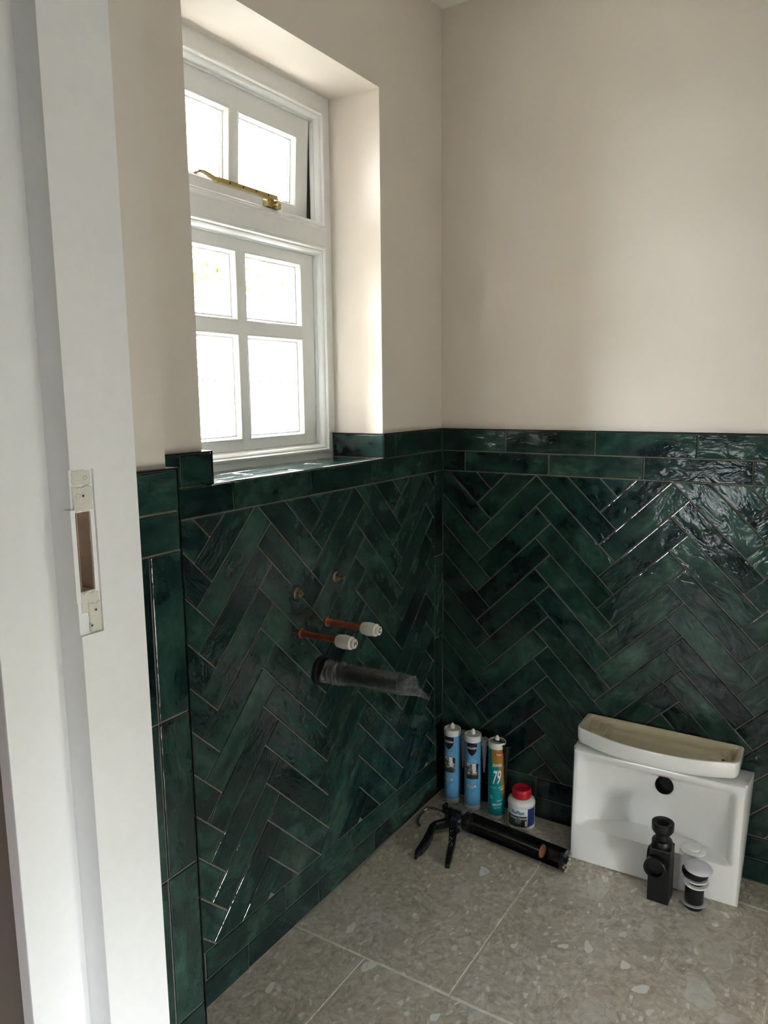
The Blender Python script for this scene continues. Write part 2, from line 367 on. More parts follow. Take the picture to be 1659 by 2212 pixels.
def lay(plane, poly, ang, parent, key=None, prefix='tile', depth=0.0):
    """one tile: poly in wall coordinates, local x axis along ang"""
    cx = sum(p[0] for p in poly)/len(poly); cy = sum(p[1] for p in poly)/len(poly)
    c, s = math.cos(-ang), math.sin(-ang)
    if key is not None:
        kk = (key, random.randrange(4))
        if kk not in SHARED:
            loc = [((x-cx)*c-(y-cy)*s, (x-cx)*s+(y-cy)*c) for x, y in poly]; SHARED[kk] = slab(jit(loc))
        me = SHARED[kk]
    else:
        loc = [((x-cx)*c-(y-cy)*s, (x-cx)*s+(y-cy)*c) for x, y in poly]; me = slab(jit(loc, 0.0003))
    o = bpy.data.objects.new(prefix, me); COL.objects.link(o); o.parent = parent
    M = plane.mat((cx, cy), ang, 0.005); M.translation += plane.n*(depth+random.uniform(-0.0004, 0.0004)); o.matrix_world = M
    return o
G = 0.0032
LP, WP = 0.253, 0.0622
def rect_tile(plane, a0, a1, z0, z1, parent, ang=0.0, depth=0.0):
    g = G/2
    if a1-a0 < 0.008 or z1-z0 < 0.008: return
    lay(plane, [(a0+g, z0+g), (a1-g, z0+g), (a1-g, z1-g), (a0+g, z1-g)], ang, parent, depth=depth)
def course(plane, a0, a1, z0, z1, joint, parent):
    k = math.ceil((a0-joint)/LP-1e-6); xs = [a0]
    while joint+k*LP < a1-0.004:
        x = joint+k*LP
        if x > a0+0.004: xs.append(x)
        k += 1
    xs.append(a1)
    for p, q in zip(xs, xs[1:]): rect_tile(plane, p, q, z0, z1, parent)
def herringbone(plane, a0, a1, z0, z1, T, parent):
    r = math.sqrt(0.5); E1 = (LP*r, -LP*r); E2 = (-WP*r, -WP*r); per = 2*LP*r; vp = 2*WP*r; g = G/2
    for i in range(math.floor((a0-T[0])/per)-2, math.ceil((a1-T[0])/per)+2):
        for k in range(-24, 24):
            tx, tz = T[0]+i*per, T[1]+k*vp
            q1 = [(tx, tz), (tx+E2[0], tz+E2[1]), (tx+E2[0]+E1[0], tz+E2[1]+E1[1]), (tx+E1[0], tz+E1[1])]
            lx, lz = tx+E2[0], tz+E2[1]
            q2 = [(lx, lz), (lx-LP*r, lz-LP*r), (lx-LP*r+WP*r, lz-LP*r-WP*r), (lx+WP*r, lz-WP*r)]
            for q, ang, key in ((q1, -math.pi/4, 'back'), (q2, math.pi/4, 'fwd')):
                if area(q) < 0: q = q[::-1]
                q = inset(q, g); full = q
                for cl in ((1, 0, a1-g), (-1, 0, -(a0+g)), (0, 1, z1-g), (0, -1, -(z0+g))):
                    if q: q = clip_poly(q, *cl)
                q = clean(q) if q else q
                if not q or len(q) < 3: continue
                A = abs(area(q))
                if A < 1.2e-4: continue
                lay(plane, q, ang, parent, key if abs(A-abs(area(full))) < 1e-7 else None)
Z0, Z1, Z2 = 1.1337, 1.0717, 1.0127      # top of upper border course, joint, bottom of lower border course
SK1, SK2 = 0.0625, 0.1245                # joints of the two skirting courses
BED = -0.0028                            # grout surface behind the tile faces
PL = -0.012                              # plaster face behind the tile faces
CEIL = 2.272
WY0, WY1 = -0.955, -0.312                # window opening (plaster)
WZ0, WZ1 = Z1, 1.975
ROOM_R = 1.80
# ------------------------------------------------------------------ room shell
m = MB()
for (y0, y1, z0, z1) in ((WY1, 0.25, -0.05, CEIL+0.1), (-1.50, WY0, -0.05, CEIL+0.1), (WY0, WY1, WZ1, CEIL+0.1), (WY0, WY1, -0.05, WZ0-0.012)):
    m.box(-0.26, PL, y0, y1, z0, z1)
wall_left = tag(m.build('wall_left', 'plaster'), 'pale plastered wall with window above dark green tiles', 'wall', kind='structure')
m = MB(); m.box(-0.02, BED, -1.21, 0.0115, 0, Z1); m.box(-0.02, BED, WY1-0.013, 0.0115, Z1-0.001, Z0); m.box(-0.02, BED, -1.21, WY0+0.016, Z1-0.001, Z0)
m.box(-0.165, BED, WY0+0.002, WY1-0.002, Z1-0.02, Z1+BED)
m.box(-0.165, BED, WY1-0.0105, WY1+0.004, Z1-0.02, Z0); m.box(-0.165, BED, WY0-0.004, WY0+0.0125, Z1-0.02, Z0)
m.build('grout_bed', 'grout', wall_left)
m = MB(); m.box(-0.26, ROOM_R+0.2, -PL, 0.25, -0.05, CEIL+0.1)
wall_back = tag(m.build('wall_back', 'plaster'), 'pale plastered wall behind the basin above green herringbone tiles', 'wall', kind='structure')
m = MB(); m.box(0, ROOM_R, -BED, 0.02, 0, Z0); m.build('grout_bed', 'grout', wall_back)
m = MB(); by0, by1, bz0w, bz1w = BATH_FILLWIN
for b in ((-1.42, by0, -0.05, CEIL+0.1), (by1, 0.25, -0.05, CEIL+0.1), (by0, by1, -0.05, bz0w), (by0, by1, bz1w, CEIL+0.1)): m.box(ROOM_R, ROOM_R+0.2, *b)
tag(m.build('wall_right', 'plaster'), 'half-tiled wall with an added low window right of the basin, out of view', 'wall', kind='structure')
WR = bpy.data.objects['wall_right']
m = MB(); m.box(ROOM_R-0.0092, ROOM_R+0.005, by1, 0.0, 0, Z0); m.box(ROOM_R-0.0092, ROOM_R+0.005, -1.312, by1, bz1w, Z0); m.build('grout_bed', 'grout', WR)
W_RIGHT = Plane((ROOM_R-0.012, 0, 0), (0, -1, 0), (0, 0, 1))
herringbone(W_RIGHT, 0.0, -by1, 0.0, Z2, (0.3, 0.968), WR); herringbone(W_RIGHT, -by1, 1.312, bz1w, Z2, (0.3, 0.968), WR); course(W_RIGHT, 0.0, 1.312, Z1, Z0, 0.1, WR); course(W_RIGHT, 0.0, 1.312, Z2, Z1, 0.0, WR)
# wall with the doorway: nib beside the window wall, wall over and beyond the opening
PIERX, PIERY = 0.2, -1.213               # tile face of the nib and its tiled corner
DOOR_R = 1.20
m = MB()
m.box(-0.26, PIERX+PL, -1.398, PIERY-0.012, -0.05, CEIL+0.1)
m.box(0.1, DOOR_R+0.04, -1.42, -1.315, 2.06, CEIL+0.1)
m.box(DOOR_R+0.04, HALLX+0.12, -1.42, -1.315, -0.05, CEIL+0.1)
wall_front = tag(m.build('wall_front', 'plaster'), 'plastered wall with the doorway and a tiled nib beside the window wall', 'wall', kind='structure')
m = MB(); m.box(PIERX+PL-0.004, PIERX+BED, -1.32, PIERY+BED, 0, Z0); m.box(-0.005, PIERX+BED-0.0015, -1.30, PIERY+BED+0.0001, 0, Z0-0.0003); m.build('grout_bed', 'grout', wall_front)
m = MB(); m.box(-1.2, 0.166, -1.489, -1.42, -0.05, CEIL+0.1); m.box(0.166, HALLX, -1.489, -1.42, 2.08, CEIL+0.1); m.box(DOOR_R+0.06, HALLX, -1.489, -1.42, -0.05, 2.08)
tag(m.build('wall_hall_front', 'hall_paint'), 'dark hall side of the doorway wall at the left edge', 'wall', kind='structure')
# ceiling
m = MB(); m.box(-1.4, 2.1, -3.3, 0.3, CEIL, CEIL+0.08)
tag(m.build('ceiling', 'ceiling_paint'), 'white painted ceiling meeting the walls in the corner', 'ceiling', kind='structure')
# hall walls behind the camera, with windows added to light the door frame and basin
m = MB(); m.box(-1.4, -1.2, -3.3, -1.42, -0.05, CEIL+0.1); tag(m.build('wall_hall_left', 'hall_paint'), 'plain hall wall left of the doorway, out of view', 'wall', kind='structure')
m = MB(); rx0, rx1, rz0_, rz1_ = REAR_FILLWIN
for b in ((-1.4, rx0, -0.05, CEIL+0.1), (rx1, 2.1, -0.05, CEIL+0.1), (rx0, rx1, -0.05, rz0_), (rx0, rx1, rz1_, CEIL+0.1)): m.box(b[0], b[1], -3.32, -3.2, b[2], b[3])
tag(m.build('wall_hall_rear', 'hall_paint'), 'plain hall wall behind the viewpoint', 'wall', kind='structure')
m = MB(); hy0, hy1, hz0, hz1 = SIDE_FILLWIN
for b in ((-3.3, hy0, -0.05, CEIL+0.1), (hy1, -1.42, -0.05, CEIL+0.1), (hy0, hy1, -0.05, hz0), (hy0, hy1, hz1, CEIL+0.1)): m.box(HALLX, HALLX+0.12, *b)
tag(m.build('wall_hall_right', 'hall_paint'), 'hall wall with an added low window right of the viewpoint, out of view', 'wall', kind='structure')
for nm, xw, (a0, a1, c0, c1), lb in (('fill_window_2', HALLX+0.06, SIDE_FILLWIN, 'low plain window added in the hall wall to light the door frame, out of view'), ('fill_window_4', ROOM_R+0.12, BATH_FILLWIN, 'low plain window added right of the basin to light the floor, out of view')):
    wn = tag(empty(nm, (xw, (a0+a1)/2, c0)), lb, 'window', kind='structure')
    m = MB(); hw = (a1-a0)/2; hh = c1-c0
    for a in ((-hw, -hw+0.02, 0, hh), (hw-0.02, hw, 0, hh), (-hw, hw, 0, 0.02), (-hw, hw, hh-0.02, hh)): m.box(-0.02, 0.02, *a)
    m.build('frame', 'white_paint', wn)
    m = MB(); m.box(-0.003, 0.003, -hw+0.02, hw-0.02, 0.02, hh-0.02); m.build('pane', 'glass', wn)
w3 = tag(empty('fill_window_3', ((rx0+rx1)/2, -3.26, rz0_)), 'low glazed panel added behind the viewpoint to light the basin', 'window', kind='structure')
m = MB(); hw = (rx1-rx0)/2; hh = rz1_-rz0_
for a in ((-hw, -hw+0.04, 0, hh), (hw-0.04, hw, 0, hh), (-hw, hw, 0, 0.04), (-hw, hw, hh-0.04, hh)): m.box(a[0], a[1], -0.03, 0.03, a[2], a[3])
m.build('frame', 'white_paint', w3)
m = MB(); m.box(-hw+0.04, hw-0.04, -0.003, 0.003, 0.04, hh-0.04); m.build('pane', 'tinted', w3)  # tint dims the daylight this added panel lets in

# ------------------------------------------------------------------ floor: grout slab with one object per tile
m = MB(); m.box(-1.4, 2.1, -3.3, 0.02, -0.08, -0.0022)
floor = tag(m.build('floor', 'floor_grout'), 'grey stone-effect tiled floor with pale grout lines', 'floor', kind='structure')
FX, FY = 0.563, 0.631; y_hi = -0.104
rows = [(-0.104, 0.02, 0.212)] + [(-0.104-FY*(k+1), -0.104-FY*k, (0.405, 0.197)[k % 2]) for k in range(5)]
fg = 0.0027; fmesh = {}
for (y0, y1, jx) in rows:
    k0 = math.floor((-1.2-jx)/FX)
    for k in range(k0, 8):
        x0, x1 = jx+k*FX, jx+(k+1)*FX
        x0c, x1c, y1c, y0c = max(x0, -1.2 if y0 < -1.3 else 0.0), min(x1, HALLX), min(y1, 0.0), max(y0, -3.2)
        if x1c-x0c < 0.02 or y1c-y0c < 0.02 or x0c > HALLX: continue
        dims = (round(x1c-x0c, 4), round(y1c-y0c, 4))
        if dims not in fmesh:
            mm = slab([(-dims[0]/2+fg, -dims[1]/2+fg), (dims[0]/2-fg, -dims[1]/2+fg), (dims[0]/2-fg, dims[1]/2-fg), (-dims[0]/2+fg, dims[1]/2-fg)], 'floor_tile', 0.008, 0.0012)
            mm.materials.clear(); mm.materials.append(MAT['floor']); fmesh[dims] = mm
        o = bpy.data.objects.new('floor_tile', fmesh[dims]); COL.objects.link(o); o.parent = floor; o.location = ((x0c+x1c)/2, (y0c+y1c)/2, 0)

# ------------------------------------------------------------------ tiles on the walls
# back wall
course(W_BACK, 0.0, ROOM_R, Z1, Z0, 0.1976, wall_back); course(W_BACK, 0.0, ROOM_R, Z2, Z1, 0.0716, wall_back)
herringbone(W_BACK, 0.0, ROOM_R, SK2, Z2, (0.334, 0.968), wall_back)
course(W_BACK, 0.0, ROOM_R, SK1, SK2, 0.055, wall_back); course(W_BACK, 0.0, ROOM_R, 0.002, SK1, 0.18, wall_back)
# window wall
LEFT_END = -1.205
course(W_LEFT, -0.325, 0.0, Z1, Z0, -0.0125, wall_left); rect_tile(W_LEFT, -1.02, -0.9415, Z1, Z0, wall_left); rect_tile(W_LEFT, LEFT_END, -1.02, Z1, Z0, wall_left)
course(W_LEFT, LEFT_END, 0.0, Z2, Z1, -0.1268, wall_left)
for k in range(4): rect_tile(W_LEFT, -0.0519, 0.0, max(Z2-LP*(k+1), SK2), Z2-LP*k, wall_left, math.pi/2)
herringbone(W_LEFT, LEFT_END, -0.0519, SK2, Z2, (-0.775, 0.972), wall_left)
course(W_LEFT, LEFT_END, 0.0, SK1, SK2, -0.2626, wall_left); course(W_LEFT, LEFT_END, 0.0, 0.002, SK1, -0.3905, wall_left)
SILL = Plane((0, 0, Z1), (0, 1, 0), (-1, 0, 0))
for j in range(3):
    k = -0.4-0.12*(j % 2); xs = [-0.9415]
    while k > -0.94: xs.append(k); k -= LP
    xs = sorted(set(xs+[-0.3255]))
    for p, q in zip(xs, xs[1:]): rect_tile(SILL, p, q, 0.0+j*0.056 if j else 0.001, (j+1)*0.056 if j < 2 else 0.164, wall_left)
REV_R = Plane((0, -0.3255, 0), (1, 0, 0), (0, 0, 1)); rect_tile(REV_R, -0.163, -0.001, Z1+0.001, Z0, wall_left)
REV_L = Plane((0, -0.9415, 0), (-1, 0, 0), (0, 0, 1)); rect_tile(REV_L, 0.001, 0.163, Z1+0.001, Z0, wall_left)
# nib
rect_tile(W_PIER, -1.318, PIERY, Z1, Z0, wall_front); rect_tile(W_PIER, -1.318, PIERY, Z2, Z1, wall_front)
for k in range(4):
    zt, zb = Z2-LP*k, max(Z2-LP*(k+1), 0.003)
    rect_tile(W_PIER, PIERY-0.0605, PIERY, zb, zt, wall_front, math.pi/2); rect_tile(W_PIER, -1.318, PIERY-0.0605, zb, zt, wall_front, math.pi/2)
W_NIB = Plane((0, PIERY, 0), (-1, 0, 0), (0, 0, 1))
for j in range(3):
    for k in range(4): rect_tile(W_NIB, -PIERX+0.002+j*0.064, -PIERX+0.002+(j+1)*0.064, max(Z2-LP*(k+1), 0.003), Z2-LP*k, wall_front, math.pi/2)
course(W_NIB, -PIERX+0.002, -0.006, Z1, Z0, -0.1, wall_front); course(W_NIB, -PIERX+0.002, -0.006, Z2, Z1, -0.1, wall_front)
# thin black metal edge trims capping the tiles
def trim(parent, *b):
    m = MB(); m.box(*b); return m.build('edge_trim', 'black_trim', parent)
trim(wall_back, 0.0, ROOM_R, 0.0-0.001, -PL, Z0, Z0+0.0025)
trim(wall_left, PL, 0.001, WY1-0.0135, 0.0, Z0, Z0+0.0025); trim(wall_left, -0.166, PL, WY1-0.0142, WY1, Z0, Z0+0.0025)
trim(wall_left, PL, 0.001, LEFT_END, WY0+0.0135, Z0, Z0+0.0025); trim(wall_left, -0.166, PL, WY0, WY0+0.0142, Z0, Z0+0.0025)
trim(wall_left, -0.001, 0.0012, WY1-0.0148, WY1-0.0122, Z1, Z0+0.0025); trim(wall_left, -0.001, 0.0012, WY0+0.0122, WY0+0.0148, Z1, Z0+0.0025)
trim(wall_left, -0.001, 0.0012, WY0+0.0135, WY1-0.0135, Z1-0.0006, Z1+0.0012)
trim(wall_front, PIERX+PL, PIERX+0.001, -1.318, PIERY+0.001, Z0, Z0+0.0025); trim(wall_front, -0.005, PIERX+PL, PIERY-0.013, PIERY+0.001, Z0, Z0+0.0025)
trim(wall_front, PIERX-0.0015, PIERX+0.0008, PIERY-0.0008, PIERY+0.0012, 0.0, Z0)

# ------------------------------------------------------------------ window
def loops(m, y0, y1, z0, z1, prof):
    """mitred moulding: prof = [(inset, x)], marched inwards from the rectangle"""
    vs = []; fs = []
    for d, x in prof:
        vs += [(x, y0+d, z0+d), (x, y1-d, z0+d), (x, y1-d, z1-d), (x, y0+d, z1-d)]
    for j in range(len(prof)-1):
        for i in range(4): fs.append((j*4+i, j*4+(i+1) % 4, (j+1)*4+(i+1) % 4, (j+1)*4+i))
    m.add(vs, fs)
win = tag(empty('window_1', (0, 0, 0)), 'white painted timber casement window with open top light in the plastered reveal', 'window', kind='structure')
FXF, FXB = -0.165, -0.245
m = MB()
oy0, oy1 = WY0+0.026, WY1-0.026          # moulding outer edges
tz0, tz1, bz0, bz1 = 1.6555, 1.9391, 1.0873, 1.6133
for b in ((WY0-0.004, oy0, WZ0-0.01, WZ1+0.004), (oy1, WY1+0.004, WZ0-0.01, WZ1+0.004), (oy0, oy1, tz1, WZ1+0.004), (oy0, oy1, bz1, tz0), (oy0, oy1, WZ0-0.01, bz0)):
    m.box(FXB, FXF, *b)
PROF = [(0, FXF), (0.0015, FXF+0.004), (0.007, FXF+0.005), (0.010, FXF-0.001), (0.013, FXF-0.001), (0.0165, FXF-0.004), (0.019, FXF-0.011), (0.0195, FXF-0.016), (0.022, FXF-0.016), (0.022, FXF-0.06), (0.030, FXF-0.06), (0.030, FXB), (0, FXB)]
loops(m, oy0, oy1, tz0, tz1, PROF); loops(m, oy0, oy1, bz0, bz1, PROF)
m.build('frame', 'white_paint', win)
def sash(name, y0, y1, z0, z1, gy, gz, xf):
    """gy, gz: lists of (start, end) of glazed openings measured at the moulding's outer edge"""
    m = MB(); xb = xf-0.042
    ys = [y0]+[v for p in gy for v in p]+[y1]; zs = [z0]+[v for p in gz for v in p]+[z1]
    for i in range(0, len(ys), 2): m.box(xb, xf, ys[i], ys[i+1], z0, z1, 0.0012)
    for (a, b) in gy:
        for i in range(0, len(zs), 2): m.box(xb, xf-0.0002, a-0.001, b+0.001, zs[i], zs[i+1])
        for (c, d) in gz:
            loops(m, a, b, c, d, [(0, xf-0.0005), (0.0012, xf+0.0012), (0.0035, xf+0.001), (0.006, xf-0.003), (0.0075, xf-0.009), (0.008, xf-0.0125), (0.0115, xf-0.0125), (0.0115, xf-0.018), (0.0135, xf-0.019), (0.0135, xf-0.030), (0, xb)])
    o = m.build(name, 'white_paint', win)
    for (a, b) in gy:
        for (c, d) in gz:
            p = MB(); p.box(xf-0.026, xf-0.022, a+0.0125, b-0.0125, c+0.0125, d-0.0125); p.build('pane', 'glass', o)
    return o
XS = -0.19
cy = (WY0+WY1)/2; sy0, sy1 = oy0+0.023, oy1-0.023
gyl = [(sy0+0.048, cy-0.0125), (cy+0.0125, sy1-0.048)]
sash('bottom_sash', sy0, sy1, bz0+0.023, bz1-0.0225, gyl, [(1.134, 1.380), (1.4075, 1.5655)], XS)
top = sash('top_sash', sy0+0.0025, sy1-0.0025, tz0+0.016, tz1-0.0225, gyl, [(1.702, 1.869)], XS)
hz = tz1-0.023; A = math.radians(3.2)     # top-hung light, pushed out at the bottom
piv = Matrix.Translation((XS, 0, hz)) @ Matrix.Rotation(A, 4, 'Y') @ Matrix.Translation((-XS, 0, -hz))
top.matrix_world = piv
for yy in (oy1-0.0245, oy0+0.0222):  # dark strips stand in for the shaded gap beside the tilted sash
    m = MB(); m.box(XS-0.050, XS-0.003, yy, yy+0.0023, tz0+0.018, tz1-0.024); m.build('sash_gap_shade', 'gap_shade_brown', win)
# brass casement stay on the bottom rail of the top light
st = empty('casement_stay', (0, 0, 0)); st.parent = win
ya, yb, zs_, xs_ = -0.765, -0.535, 1.6885, -0.158
m = MB(); m.box(xs_-0.010, xs_+0.004, ya+0.03, yb, zs_, zs_+0.0105, 0.0015)
arm = m.build('arm', 'brass', st)
m = MB(); m.tube([(xs_-0.003, ya+0.034, zs_+0.006), (xs_-0.002, ya+0.012, zs_+0.0105), (xs_+0.001, ya-0.008, zs_+0.0125), (xs_+0.004, ya-0.024, zs_+0.010), (xs_+0.007, ya-0.035, zs_+0.003)], [0.0058, 0.0056, 0.0052, 0.005, 0.004], 10, sq=(0.7, 1.25)); m.build('curl', 'brass', arm)
for k in range(4):
    m = MB(); m.lathe([(0.0022, 0), (0.0022, 0.0006)], 12, Matrix.Translation((xs_+0.0038, ya+0.07+k*0.042, zs_+0.005)) @ Matrix.Rotation(math.pi/2, 4, 'Y')); m.build('slot_hole', 'ink', arm)
m = MB(); m.box(xs_-0.020, xs_-0.004, yb-0.028, yb-0.004, zs_-0.016, zs_+0.001, 0.002)
m.lathe([(0.0, -0.019), (0.0085, -0.019), (0.0105, -0.0155), (0.0085, -0.012), (0.0105, -0.0085), (0.0085, -0.005), (0.006, -0.002), (0.0, -0.002)], 18, Matrix.Translation((xs_-0.002, yb+0.002, zs_)))
m.box(xs_-0.028, xs_-0.012, yb-0.05, yb+0.006, zs_-0.020, zs_-0.016, 0.001); m.build('stay_bracket', 'brass', st)

# ------------------------------------------------------------------ outside the window
m = MB()
for b in ((-2.2, -0.945, -0.4, 3.0), (-0.322, 1.2, -0.4, 3.0), (-0.945, -0.322, 1.975, 3.0), (-0.945, -0.322, -0.4, 1.035)): m.box(-0.300, -0.262, *b)
tag(m.build('wall_outside', 'brick'), 'red brick outer wall edge seen through the window panes', 'wall', kind='structure')
m = MB(); m.box(-14, 12, -14, 14, -0.5, -0.4)
tag(m.build('ground', 'paving'), 'pale paved ground outside the window', 'ground', kind='structure')
rail = tag(empty('iron_railing', (-3.2, 1.5, -0.4)), 'dark iron railing outside, seen faintly through the lower window panes', 'railing')
for yy in (-3.4, 3.4):
    m = MB(); m.tube([(0, yy, 0), (0, yy, 2.0)], 0.02, 8); m.build('post', 'iron', rail)
for zz in (0.3, 1.75):
    m = MB(); m.box(-0.02, 0.02, -3.4, 3.4, zz, zz+0.03); m.build('cross_rail', 'iron', rail)
m = MB(); m.tube([(0, 0, 0.05), (0, 0, 1.92), (0, 0, 1.95), (0, 0, 2.03)], [0.009, 0.009, 0.016, 0.001], 8); bar = m.mesh('bar'); bar.materials.append(MAT['iron'])
for k in range(52):
    o = bpy.data.objects.new('bar', bar); COL.objects.link(o); o.parent = rail; o.location = (0, -3.32+k*0.13, 0)
tr_ = tag(empty('leafy_tree', (-4.6, 3.0, -0.4)), 'leafy tree outside the window, seen above the railing', 'tree')
m = MB(); m.tube([(0, 0, 0), (0.05, 0.03, 1.6), (0.0, 0.1, 2.9)], [0.11, 0.09, 0.05], 10); m.build('trunk', 'bare_wood', tr_)
m = MB(); rl = random.Random(3)
for k in range(2600):
    a, b2, rr = rl.uniform(0, 6.283), math.acos(rl.uniform(-1, 1)), rl.random()**0.4
    c = Vector((0.8*rr*math.sin(b2)*math.cos(a), 2.6*rr*math.sin(b2)*math.sin(a)+0.2, 2.86+0.30*rr*math.cos(b2)))
    d1 = Vector((rl.gauss(0, 1), rl.gauss(0, 1), rl.gauss(0, 1))).normalized(); d2 = d1.cross(Vector((rl.gauss(0, 1), rl.gauss(0, 1), rl.gauss(0, 1)))).normalized()
    m.add([c-d1*0.06, c+d2*0.025, c+d1*0.06, c-d2*0.025], [(0, 1, 2, 3)])
o = m.build('foliage', 'leaf', tr_); o['kind'] = 'stuff'

# ------------------------------------------------------------------ door frame (left jamb in view)
door = tag(empty('door_1', (0, 0, 0)), 'white painted door frame with an unfilled lock keep recess', 'door frame', kind='structure')
JX, JY0, JY1 = 0.22, -1.407, -1.305      # jamb face and its edges
m = MB(); H = 2.06
ry0, ry1, rz0, rz1, rd = JY0, -1.3735, 0.935, 1.150, 0.0035     # shallow recess of the removed keep
py0, py1, pz0, pz1, pd = -1.4035, -1.3795, 0.992, 1.0955, 0.032 # deep lock pocket inside it
bx = 0.165
m.box(bx, JX, JY0, JY1, -0.02, rz0); m.box(bx, JX, JY0, JY1, rz1, H); m.box(bx, JX, ry1, JY1, rz0, rz1)
xr = JX-rd
m.box(bx, xr, ry0, ry1, rz0, pz0); m.box(bx, xr, ry0, ry1, pz1, rz1); m.box(bx, xr, py1, ry1, pz0, pz1); m.box(bx, xr, ry0, py0, pz0, pz1); m.box(xr-0.012, xr+0.0025, ry0-0.003, py0, pz0-0.012, pz1+0.004)
m.box(bx, xr-pd, py0, py1, pz0, pz1)
jamb = m.build('jamb', 'jamb_paint', door)
m = MB(); m.box(xr-pd, xr-pd+0.001, py0, py1, pz0, pz1); m.box(xr-pd, xr-0.002, py1-0.0008, py1, pz0, pz1); m.box(xr-pd, xr-0.004, py0, py0+0.0008, pz0, pz1); m.box(xr-pd, xr-0.004, py0, py1, pz0, pz0+0.0008); m.box(xr-pd, xr-0.004, py0+0.006, py0+0.0068, pz0, pz1); m.build('lock_pocket', 'bare_wood', jamb)
def blob_plate(y0, y1, z0, z1, x0, x1, seed):
    r = random.Random(seed); n = 9; pts = []
    for i in range(n): pts.append((y0+(y1-y0)*i/(n-1)+r.uniform(-.0008, .0008), z0+r.uniform(-.0015, .0015)))
    for i in range(1, n-1): pts.append((y1+r.uniform(-.0008, .0008), z0+(z1-z0)*i/(n-1)))
    for i in range(n): pts.append((y1+(y0-y1)*i/(n-1), z1+r.uniform(-.0015, .0015)))
    for i in range(1, n-1): pts.append((y0+r.uniform(-.0008, .0008), z1+(z0-z1)*i/(n-1)))
    k = len(pts); ins = inset(pts, 0.0012)
    m = MB(); m.add([(x0, y, z) for y, z in pts]+[(x1-.0008, y, z) for y, z in pts]+[(x1, y, z) for y, z in ins], [(i, (i+1) % k, k+(i+1) % k, k+i) for i in range(k)]+[(k+i, k+(i+1) % k, 2*k+(i+1) % k, 2*k+i) for i in range(k)]+[tuple(2*k+i for i in range(k))]); return m
blob_plate(-1.4045, -1.3765, 1.097, 1.1285, xr-0.001, xr+0.0022, 4).build('filler_patch', 'filler', jamb)
blob_plate(-1.4035, -1.376, 1.130, 1.149, xr-0.001, xr+0.0008, 14).build('filler_patch', 'filler', jamb)
blob_plate(-1.4025, -1.3755, 0.963, 0.9905, xr-0.001, xr+0.0014, 5).build('filler_patch', 'filler', jamb)
blob_plate(-1.393, -1.3752, 0.9365, 0.976, xr-0.001, xr+0.0028, 6).build('filler_patch', 'filler', jamb)
for (y, z, x, hole) in ((-1.384, 1.139, xr+0.001, 0), (-1.397, 1.117, xr+0.0022, 0), (-1.390, 1.1165, xr+0.0022, 1), (-1.3835, 0.966, xr+0.0028, 1), (-1.391, 0.9465, xr+0.0028, 1)):
    m = MB(); RY = Matrix.Translation((x, y, z)) @ Matrix.Rotation(math.pi/2, 4, 'Y')
    m.lathe([(0.0032, -0.001), (0.0032, 0.0004), (0.0024, 0.0009), (0.0018, 0.0003), (0.0, 0.0003)], 16, RY); m.build('screw_plug', 'filler', jamb)
    if hole:
        m = MB(); m.lathe([(0.0014, -0.001), (0.0014, 0.0010), (0, 0.0010)], 12, RY); m.build('screw_hole', 'ink', jamb)
# stepped outer part of the frame towards the hall
m = MB(); AX = 0.174
m.box(0.150, AX, -1.4905, JY0+0.004, -0.02, H, 0.0022); m.build('architrave', 'jamb_paint', door)
m = MB(); m.box(DOOR_R, DOOR_R+0.055, -1.425, JY1, -0.02, H); m.build('jamb', 'jamb_paint', door)
m = MB(); m.box(JX, DOOR_R, JY0, JY1, H-0.03, H); m.build('head', 'jamb_paint', door)

# ------------------------------------------------------------------ fittings on the window wall
def RX(p): return Matrix.Translation(p) @ Matrix.Rotation(math.pi/2, 4, 'Y')     # local z -> world +x
def hexnut(m, r, z0, z1, M):
    vs = [(r*math.cos(math.pi/3*i), r*math.sin(math.pi/3*i), z) for z in (z0, z1) for i in range(6)]
    m.add([M @ Vector(v) for v in vs], [(i, (i+1) % 6, 6+(i+1) % 6, 6+i) for i in range(6)]+[tuple(range(6))[::-1], tuple(range(6, 12))])
for (y, z, stud, lab) in ((-0.6998, 0.8007, 0.018, 'basin fixing bolt with brass washer and nut, left one above the copper pipes'), (-0.5515, 0.8068, 0.026, 'basin fixing bolt with longer stud, right one above the copper pipes')):
    b = tag(empty('wall_bolt', (0, y, z)), lab, 'bolt', 'basin fixing bolts on the tiled wall')
    M = RX((0, 0, 0))
    m = MB(); m.lathe([(0.0185, -0.002), (0.0185, 0.0012), (0.0165, 0.0022), (0.0, 0.0022)], 24, M); m.build('bolt_hole_dark', 'ink', b)  # black disc stands in for the dark bolt hole and its shadow
    m = MB(); m.lathe([(0.0135, 0.001), (0.0135, 0.0045), (0.0118, 0.0056), (0, 0.0056)], 24, M); m.build('washer', 'dark_steel', b)
    m = MB(); hexnut(m, 0.0088, 0.005, 0.0125, M); m.build('nut', 'aged_brass_nut', b)
    m = MB(); m.lathe([(0.0043, 0.008), (0.0036, 0.0095), (0.0043, 0.011), (0.0036, 0.0125), (0.0043, 0.014), (0.0038, stud), (0, stud)], 14, M); m.build('stud', 'dark_steel', b)

